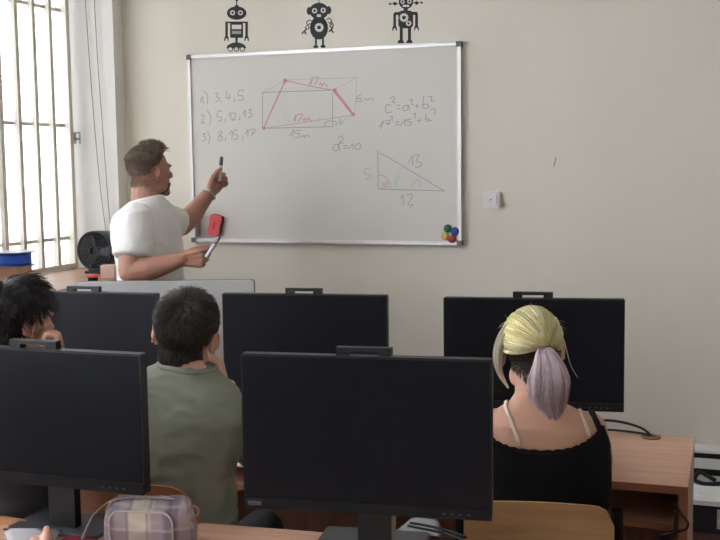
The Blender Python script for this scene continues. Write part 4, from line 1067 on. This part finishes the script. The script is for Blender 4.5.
hands = [((wrR, P(216, 358, 3.20)-wrR, -VR, -VF), dict(curl=(25, 50, 40), k=.95)), ((wrL, VF*.6+VR*.6-UP*.1, -UP, VR), dict(curl=(15, 20, 15)))]
root, base, MB_, bvh, C, fw, ri = seated('seated boy with short dark hair and grey green t-shirt, seen from behind, chin on hand', bb, BYW, secB, M['tee_green'], M['skin3'], HB, R(10), R(3), R(9), arms, slv, hk=1.05, hands=hands, tilt=R(7), wr=.007)
st = Strands(); reg = hair_region(.42, -.66); SC_C0, SC_R0 = SC_C, SC_R; SC_C = SC_C*1.05; SC_R = tuple(q*1.05 for q in SC_R)
st.cap(MB_, SC_C, SC_R, reg, 1.02); nape(st, MB_, 1.05, -.62, 1300, .015, .0011, .25)
crown = V((.05, -.55, .83)).normalized()
def flowB(d):
    v = d-crown; v = v-d*v.dot(d); return (v.normalized() if v.length > 1e-4 else V((0, 0, -1)))+V((.15, 0, -.35))
st.scalp(MB_, SC_C, SC_R, reg, flowB, 4200, lambda d: .020+.026*max(0, d.z), .0013, .42, .22, curl=.10, seg=4, clump=.7)
SC_C, SC_R = SC_C0, SC_R0
o = put('hair', st.mesh('hair', V((0, 0, 0))), M['hair_dark'], root, base); o['kind'] = 'stuff'
t = NB(); wd = (P(216, 358, 3.20)-wrR).normalized(); x_, y_ = frame_of(wd); tube(t, [wrR+wd*.004+(x_*math.cos(k*.3)+y_*math.sin(k*.3))*.0305 for k in range(21)], .0035, 8, closed=True)
me = bpy.data.meshes.new('wristband'); t.to_mesh(me); t.free(); put('wristband', me, M['cream'], root, base)

# ------------------------------------------------------------------ the student at the left
LYW = R(0); lb = P(-6, 430, 3.04); lz = lambda y: P(0, y, 3.04).z
secL = [(.47, .18, .135, 0, -.02), (.56, .168, .125, 0, -.03), (lz(500), .155, .118, 0, -.02), (lz(455), .165, .118, 0, 0.), (lz(420), .190, .112, 0, .015), (lz(402), .180, .100, 0, .03), (lz(390), .150, .085, 0, .04), (lz(380), .105, .072, .01, .045), (lz(372), .066, .062, .015, .05)]
HL = P(19, 323, 3.10)
shR = P(60, 415, 3.0); elR = P(84, 470, 3.20); wrR = P(63, 362, 3.10)
shL = P(-72, 412, 3.05); elL = P(-95, 480, 3.2); wrL = P(-50, 470, 3.4)
arms = [([shR, shR.lerp(elR, .5), elR, elR.lerp(wrR, .5), wrR], [.054, .048, .040, .036, .027]), ([shL, shL.lerp(elL, .5), elL, elL.lerp(wrL, .5), wrL], [.054, .048, .040, .036, .027])]
slv = [([shR, shR.lerp(elR, .45), shR.lerp(elR, .8)], [.066, .068, .070]), ([shL, shL.lerp(elL, .45), shL.lerp(elL, .8)], [.066, .068, .070])]
hands = [((wrR, P(54, 326, 3.09)-wrR, -VR+VF*.2, -VF+VR*.3), dict(curl=(60, 80, 50), k=.95)), ((wrL, VF*.6+VR*.4-UP*.15, -UP, VR), dict(curl=(15, 20, 15)))]
root, base, ML, bvh, C, fw, ri = seated('seated student at the left edge with dark wavy hair, hand held to the mouth', lb, LYW, secL, M['tee_grey'], M['skin3'], HL, R(-24), R(-2), R(4), arms, slv, hk=.98, hands=hands)
st = Strands(); reg = hair_region(.40, -.80); kL = .98; cL = SC_C*kL; rL = tuple(q*kL for q in SC_R)
st.cap(ML, cL, rL, reg, 1.05); nape(st, ML, kL, -.6, 700, .03, .0014)
crown = V((0, -.35, .94)).normalized()
def flowL(d):
    v = d-crown; v = v-d*v.dot(d); return (v.normalized() if v.length > 1e-4 else V((0, 0, -1)))+V((0, .15, -.3))
st.scalp(ML, cL, rL, reg, flowL, 3600, lambda d: .050+.012*max(0, d.z)-.015*max(0, -d.z), .0015, .40, .26, curl=.55, cscale=38, seg=7, clump=.8)
o = put('hair', st.mesh('hair', V((0, 0, 0))), M['hair_black'], root, base); o['kind'] = 'stuff'

# ------------------------------------------------------------------ the teacher
def teacher():
    hc = P(150, 173, 4.83)
    base = V((P(150, 240, 4.83).x, P(150, 240, 4.83).y, 0))
    root = thing('person', 'man in a white t-shirt standing, pointing a marker at the whiteboard', 'person', base)
    fa = R(-15); fwd = VR*math.cos(fa)+VF*math.sin(fa); left = V((-fwd.y, fwd.x, 0)); right = -left
    MT = head_matrix(hc, R(-31), R(4), R(0))
    s = Solid(); k = .985; head_solid(s, MT, k)
    zt = lambda y: P(150, y, 4.83).z
    def cx(x): return (P(x, 240, 4.83)-V((0, 0, P(x, 240, 4.83).z)))
    # (pixel row, centre column, half depth along the facing, half width)
    secs = [(560, 146, .10, .165), (420, 146, .105, .170), (330, 150, .115, .175), (300, 150.5, .116, .170), (272, 150.5, .118, .168), (250, 148, .122, .178), (232, 146.5, .118, .184), (220, 145.5, .108, .186), (212, 144.5, .096, .165), (206, 146, .078, .115), (201, 147, .064, .070)]
    secs = secs[2:]
    def rings(g): return [ringpts(cx(c)+UP*zt(y), fwd, right, hw+g, hd+g, 0, 2.25, lean=R(14)*max(0, min(1, (240-y)/40))) for y, c, hd, hw in secs]
    s.loft(rings(-.008))
    s.chain([cx(146.5)+UP*zt(210), MT @ V((0, -.035, -.075)), MT @ V((0, -.022, -.01))], [.066, .060, .060])
    shR = P(136, 220, 4.66); elR = P(130, 272, 4.60); wrR = P(181, 259.5, 4.61)
    shL = P(157, 216, 4.99); elL = P(181, 226, 5.12); wrL = P(210.5, 192.5, 5.22)
    s.limb([shR, shR.lerp(elR, .5)-fwd*.004, elR], [.066, .058, .050]); s.limb([elR, elR.lerp(wrR, .35)-UP*.006, elR.lerp(wrR, .7)-UP*.004, wrR], [.050, .053, .042, .031])
    s.limb([shL, shL.lerp(elL, .6), elL], [.064, .056, .050]); s.limb([elL, elL.lerp(wrL, .35)-UP*.005, elL.lerp(wrL, .7), wrL], [.050, .051, .040, .030])
    # near hand: back of the hand to the camera, fingers folded round the pen
    d1 = P(203, 255, 4.62)-wrR
    hand_solid(s, wrR, d1-UP*.012, VF*.95-UP*.15, UP, curl=(48, 78, 50), thumb=(.85, .30, .25), k=1.06, thumb_curl=.2, curls=[(30, 62, 40), (46, 74, 48), (56, 80, 52), (64, 84, 55)])
    # far hand: raised fist round the marker, knuckles toward the board
    d2 = P(221, 178, 5.27)-wrL
    hand_solid(s, wrL, d2, VR*.75-UP*.55+VF*.2, UP*.8-VR*.4-VF*.2, curl=(60, 85, 55), thumb=(.75, .45, .35), k=1.04, thumb_curl=.35)
    body = s.mesh(.0045, 4); put('body', body, M['skin'], root, base)
    face_bits(root, MT, base, k)
    t = Solid(); t.loft(rings(.010))
    t.limb([shR, shR.lerp(elR, .38), shR.lerp(elR, .70)-fwd*.002], [.074, .076, .080], flat=True); t.limb([shL, shL.lerp(elL, .5), shL.lerp(elL, .84)], [.070, .070, .072], flat=True)
    me = t.mesh(.006, 5); wrinkle(me, .009, 8.5, (1, 1, .9), 1.7); put('shirt', me, M['tee_white'], root, base)
    bm = NB(); y, c, hd, hw = secs[-1]; tube(bm, ringpts(cx(c)+UP*(zt(y)+.003), fwd, right, hw+.008, hd+.008, 0, 2.25, lean=R(14)), .008, 8, closed=True)
    me = bpy.data.meshes.new('collar'); bm.to_mesh(me); bm.free(); put('collar', me, M['tee_white'], root, base)
    # trousers, shoes
    t = Solid(); zb = zt(330); c0 = cx(150)
    t.loft([ringpts(c0+UP*z, fwd, right, hw, hd) for z, hw, hd in ((zb-.16, .185, .125), (zb-.05, .178, .122), (zb+.04, .168, .112))])
    for sg in (-1, 1):
        hp = c0+right*sg*.092+UP*(zb-.12); kn = c0+right*sg*.10+UP*.50; an = c0+right*sg*.11+UP*.09
        t.limb([hp, hp.lerp(kn, .5), kn, kn.lerp(an, .5), an], [.092, .084, .066, .060, .052])
    put('trousers', t.mesh(.009, 3), M['denim'], root, base)
    for sg in (-1, 1):
        t = Solid(); a = c0+right*sg*.11+UP*.055; t.chain([a-fwd*.05-UP*.01, a+fwd*.06-UP*.012, a+fwd*.17-UP*.02], [.044, .042, .034]); t.chain([a+UP*.04, a], [.045, .045]); put('shoe', t.mesh(.008, 3), M['felt'], root, base)
    # hair: faded sides, longer swept top
    c = SC_C*k; r = tuple(q*k for q in SC_R)
    reg = hair_region(.62, -.55)
    st = Strands(.35); st.cap(MT, c, r, lambda d: 1. if reg(d) > 0 and (-.62 if d.y < -.25 else -.22) < d.z < .55 else 0, 1.006)
    cN = NP_C*k; rN = tuple(q*k for q in NP_R); st.scalp(MT, cN, rN, lambda d: max(0., min(1., (d.z+.35)*2.2)) if d.y < .05 else 0., lambda d: V((0, -.15, -1)), 1900, lambda d: .006, .0007, .15, .25, seg=2)
    side = lambda d: 1. if (reg(d) > 0 and (-.66 if d.y < -.2 else -.28) < d.z <= .50) else 0.
    st.scalp(MT, c, r, side, lambda d: V((0, -.5, -1)), 2600, lambda d: .008+.014*max(0, d.z+.2), .0009, .22, .25, seg=3)
    o = put('faded_sides', st.mesh('faded_sides', V((0, 0, 0))), M['hair_fade'], root, base); o['kind'] = 'stuff'
    st = Strands(.3); top = lambda d: 1. if (d.z > .40 and reg(d) > 0) else 0.
    st.cap(MT, c, r, top, 1.012)
    st.scalp(MT, c, r, lambda d: top(d) if d.y > -.05 else 0., lambda d: V((.12, .30, .85)), 1900, lambda d: .030+.018*max(0, d.y), .0013, .70, .36, curl=.35, cscale=36, seg=5, clump=.9)
    st.scalp(MT, c, r, lambda d: top(d) if d.y <= .1 else 0., lambda d: V((.1, .5*d.z-.3, -.4)), 1500, lambda d: .020+.010*max(0, d.z), .0012, .30, .30, curl=.25, cscale=36, seg=4, clump=.8)
    o = put('hair', st.mesh('hair', V((0, 0, 0))), M['hair_brown'], root, base); o['kind'] = 'stuff'
    # beard along jaw and chin
    st = Strands(.3); rr = (.0585*k, .0655*k, .0665*k); cb_ = V((0, .026, -.044))*k
    br = lambda d: 1. if (d.z < -.12 and d.y > .0 and not (abs(d.x) < .34 and d.z > -.42 and d.y > .7)) else 0.
    st.cap(MT, cb_, rr, br, 1.0); st.scalp(MT, cb_, rr, br, lambda d: V((0, .2, -1)), 900, lambda d: .006, .0007, .30, .3, seg=2)
    st.cap(MT, V((0, .074, -.094))*k, tuple(q*k for q in (.0215, .0175, .0175)), lambda d: 1. if d.y > -.2 and d.z < .5 else 0.)
    o = put('beard', st.mesh('beard', V((0, 0, 0))), M['hair_beard'], root, base); o['kind'] = 'stuff'
    # bracelet on the far wrist
    bm = NB(); wd = (wrL-elL).normalized(); x_, y_ = frame_of(wd); w0 = wrL-wd*.012
    tube(bm, [w0+(x_*math.cos(q*.3)+y_*math.sin(q*.3))*.0345 for q in range(21)], .0050, 8, closed=True)
    me = bpy.data.meshes.new('bracelet'); bm.to_mesh(me); bm.free(); put('bracelet', me, M['silver'], root, base)
    # markers in the hands
    for (a, b, lab) in ((P(219.6, 181, 5.22), P(221.6, 156.5, 5.21), 'white marker held upright in the raised hand of the teacher'), (P(206, 257.5, 4.585), P(219.5, 236.5, 4.60), 'slim grey marker held at waist height by the teacher')):
        d = (b-a); L_ = d.length; mk = thing('marker_pen', lab, 'marker', a, group='markers in the hands', rot=d.to_track_quat('Z', 'Y').to_euler())
        bm = NB(); lathe(bm, [(.0075, 0), (.0085, .002), (.0085, L_*.62), (.008, L_*.63)], 18); obj('barrel', bm, M['marker'], mk, smooth=True)
        bm = NB(); lathe(bm, [(.0088, L_*.632), (.0088, L_*.95), (.006, L_)], 18); obj('cap', bm, M['flange'] if 'slim' in lab else M['markerd'], mk, smooth=True)
teacher()

# ------------------------------------------------------------------ chairs under the students
gt = P(538, 505, 2.86); chair('plywood school chair with dark steel frame behind the girl in black', (gt.x, gt.y, 0), R(9), gt.z, .40)
bt = P(128, 486, 2.88); chair('plywood school chair behind the boy in the grey green shirt', (bt.x, bt.y, 0), R(5), bt.z, .38, rad=.09, up=.12, ply='ply_brown')
lt = P(-30, 520, 2.90); chair('plywood school chair of the student at the left edge', (lt.x, lt.y, 0), R(2), .74, .38)

# ------------------------------------------------------------------ plaid bag on the front desk
bgp = on(151, 541, 2, DZ+.003); bgz = DZ+.004
bag = thing('plaid_bag', 'grey and cream plaid handbag with piping beside the left monitor', 'bag', (bgp.x, bgp.y, bgz), R(10))
bs = Solid(); hw, hd = .118, .040
prof = [(0, .98, 1.0), (.02, 1.0, 1.08), (.06, .96, 1.02), (.085, .90, .85), (.102, .85, .6), (.112, .78, .32)]
bs.loft([[V((hw*fx*math.copysign(abs(math.cos(a))**.5, math.cos(a)), hd*fy*math.copysign(abs(math.sin(a))**.62, math.sin(a)), z+.006*math.cos(a)*(z/.11))) for a in [2*math.pi*k/40 for k in range(40)]] for z, fx, fy in prof])
me = bs.mesh(.004, 3); wrinkle(me, .004, 22, (1, 1, 1), 5); link('body', me, M['plaid'], bag, smooth=True)
bs = Solid(); bs.loft([[V((x*(1+0*0), y, z)) for x, z in rrect(.158, .092, .028, 6, -.004, .045)] for y in (-.030, -.058)])
me = bs.mesh(.004, 4); wrinkle(me, .003, 26, (1, 1, 1), 8); pk = link('front_pocket', me, M['plaid'], bag, smooth=True)
bm = NB(); tube(bm, [(x, -.0575, z) for x, z in rrect(.164, .097, .030, 6, -.004, .045)], .0028, 8, closed=True); obj('piping', bm, M['piping'], pk, smooth=True)
bm = NB(); tube(bm, smooth_path([(-.115, -.012, .004), (-.114, -.016, .05), (-.102, -.018, .092), (-.080, -.013, .110), (0, -.012, .116), (.080, -.013, .112), (.100, -.018, .094), (.114, -.016, .05), (.115, -.012, .004)], 6), .003, 8); obj('piping', bm, M['piping'], bag, smooth=True)
bm = NB(); box(bm, -.082, .082, -.004, .004, .1105, .1155); obj('zip', bm, M['strap'], bag, bevel=.001)
def flat_strap(pts, w):
    bm = NB(); q = smooth_path(pts, 7); L_ = []
    for i, p in enumerate(q):
        d = (q[min(i+1, len(q)-1)]-q[max(i-1, 0)]).normalized(); sd = V((0, 1, 0)); sd = (sd-d*sd.dot(d)).normalized()*w/2; n = d.cross(sd).normalized()*.0012
        L_.append([bm.verts.new(p+sd+n), bm.verts.new(p-sd+n), bm.verts.new(p-sd-n), bm.verts.new(p+sd-n)])
    for a, b in zip(L_, L_[1:]):
        for k in range(4): bm.faces.new((a[k], a[(k+1) % 4], b[(k+1) % 4], b[k]))
    bm.faces.new(L_[0]); bm.faces.new(L_[-1][::-1]); return bm
obj('strap', flat_strap([(-.098, 0, .100), (-.115, -.003, .094), (-.150, -.006, .062), (-.170, -.010, .020), (-.168, -.03, .004), (-.150, -.06, .003)], .014), M['strap'], bag, smooth=True)
bm = NB(); tube(bm, [(.116+.012*math.cos(k*.5236), 0, .082+.013*math.sin(k*.5236)) for k in range(12)], .0025, 8, closed=True); obj('ring', bm, M['steel'], bag, smooth=True)

# ------------------------------------------------------------------ worksheet, red cover and the hand at the bottom left
pc0 = [dz(3, 528.5, .012), dz(62, 529, .012), dz(48, 552, .012), dz(12, 556, .012)]
sheet('worksheet', 'white worksheet on the near desk under a thumb, below the left monitor', [pc0[0], pc0[1], pc0[2], pc0[3]], M['paper'], .003)
rb = dz(84, 545, .0); rc = thing('red_notebook', 'dark red notebook on the near desk between worksheet and plaid bag', 'notebook', (rb.x, rb.y, DZ+.001), R(-6))
bm = NB(); box(bm, -.060, .022, -.07, .022, 0, .002); obj('cover', bm, M['darkred'], rc)
bm = NB(); box(bm, -.058, .020, -.068, .020, .0022, .008); obj('pages', bm, M['paper'], rc)
bm = NB(); box(bm, -.060, .022, -.07, .022, .0082, .0102); obj('cover', bm, M['darkred'], rc)

# a student in the front row outside the frame, whose hand holds the worksheet
tip = dz(45.5, 538, .058); FY = R(-22)
fbase = V((-2.22, 1.36, 0))
secF = [(.47, .18, .135, 0, -.02), (.56, .168, .125, 0, -.03), (.70, .155, .118, 0, -.02), (.84, .165, .118, 0, 0.), (.95, .190, .112, 0, .015), (1.0, .180, .100, 0, .03), (1.04, .150, .085, 0, .04), (1.07, .105, .072, .01, .045), (1.10, .066, .062, .015, .05)]
rF = V((math.cos(FY), math.sin(FY), 0)); fF = V((-math.sin(FY), math.cos(FY), 0))
dF = V((-.62, .78, -.10)).normalized(); wrist = tip-dF*.128-UP*.020; shR = fbase+rF*.17+UP*.96+fF*.02; elR = V((-1.83, 1.60, .79))
shL = fbase-rF*.17+UP*.96+fF*.02; elL = fbase-rF*.24+fF*.16+UP*.78; wrL = fbase-rF*.10+fF*.40+UP*.775
arms = [([shR, shR.lerp(elR, .5), elR, elR.lerp(wrist, .5), wrist], [.054, .048, .040, .036, .027]), ([shL, shL.lerp(elL, .5), elL, elL.lerp(wrL, .5), wrL], [.054, .048, .040, .036, .027])]
slv = [([shR, shR.lerp(elR, .5), elR, elR.lerp(wrist, .7)], [.064, .060, .054, .046]), ([shL, shL.lerp(elL, .5), elL, elL.lerp(wrL, .7)], [.064, .060, .054, .046])]
hands = [((wrist, dF, -VR*.9-UP*.2, UP), dict(curl=(85, 90, 60), k=.98, thumb=(.97, .30, -.10), thumb_curl=.02)), ((wrL, fF*.6+rF*.4-UP*.15, -UP, rF), dict(curl=(15, 20, 15)))]

root, base, MF_, bvh, C, fw, ri = seated('front row student in a dark green sleeve, thumb resting on the white worksheet', fbase, FY, secF, M['tee_dark'], M['skin3'], fbase+fF*.08+UP*1.235, R(-10), 0, 0, arms, slv, hands=hands)
st = Strands(); reg = hair_region(.42, -.66); st.cap(MF_, SC_C, SC_R, reg, 1.02); nape(st, MF_, 1, -.6, 500, .015, .0012)
st.scalp(MF_, SC_C, SC_R, reg, flowB, 1500, lambda d: .03, .0016, .42, .22, curl=.10, seg=4, clump=.7)
o = put('hair', st.mesh('hair', V((0, 0, 0))), M['hair_dark'], root, base); o['kind'] = 'stuff'

# ------------------------------------------------------------------ daylight
w = bpy.data.worlds.new('sky'); SC.world = w; w.use_nodes = True; nt = w.node_tree; bg = nt.nodes['Background']
bg.inputs['Color'].default_value = (.90, .95, 1.0, 1); bg.inputs['Strength'].default_value = 9.0
vs = SC.view_settings; vs.view_transform = 'Standard'; vs.look = 'None'; vs.gamma = 1; vs.use_curve_mapping = False; vs.exposure = 2.22
SC.cycles.max_bounces = 10; SC.cycles.diffuse_bounces = 6
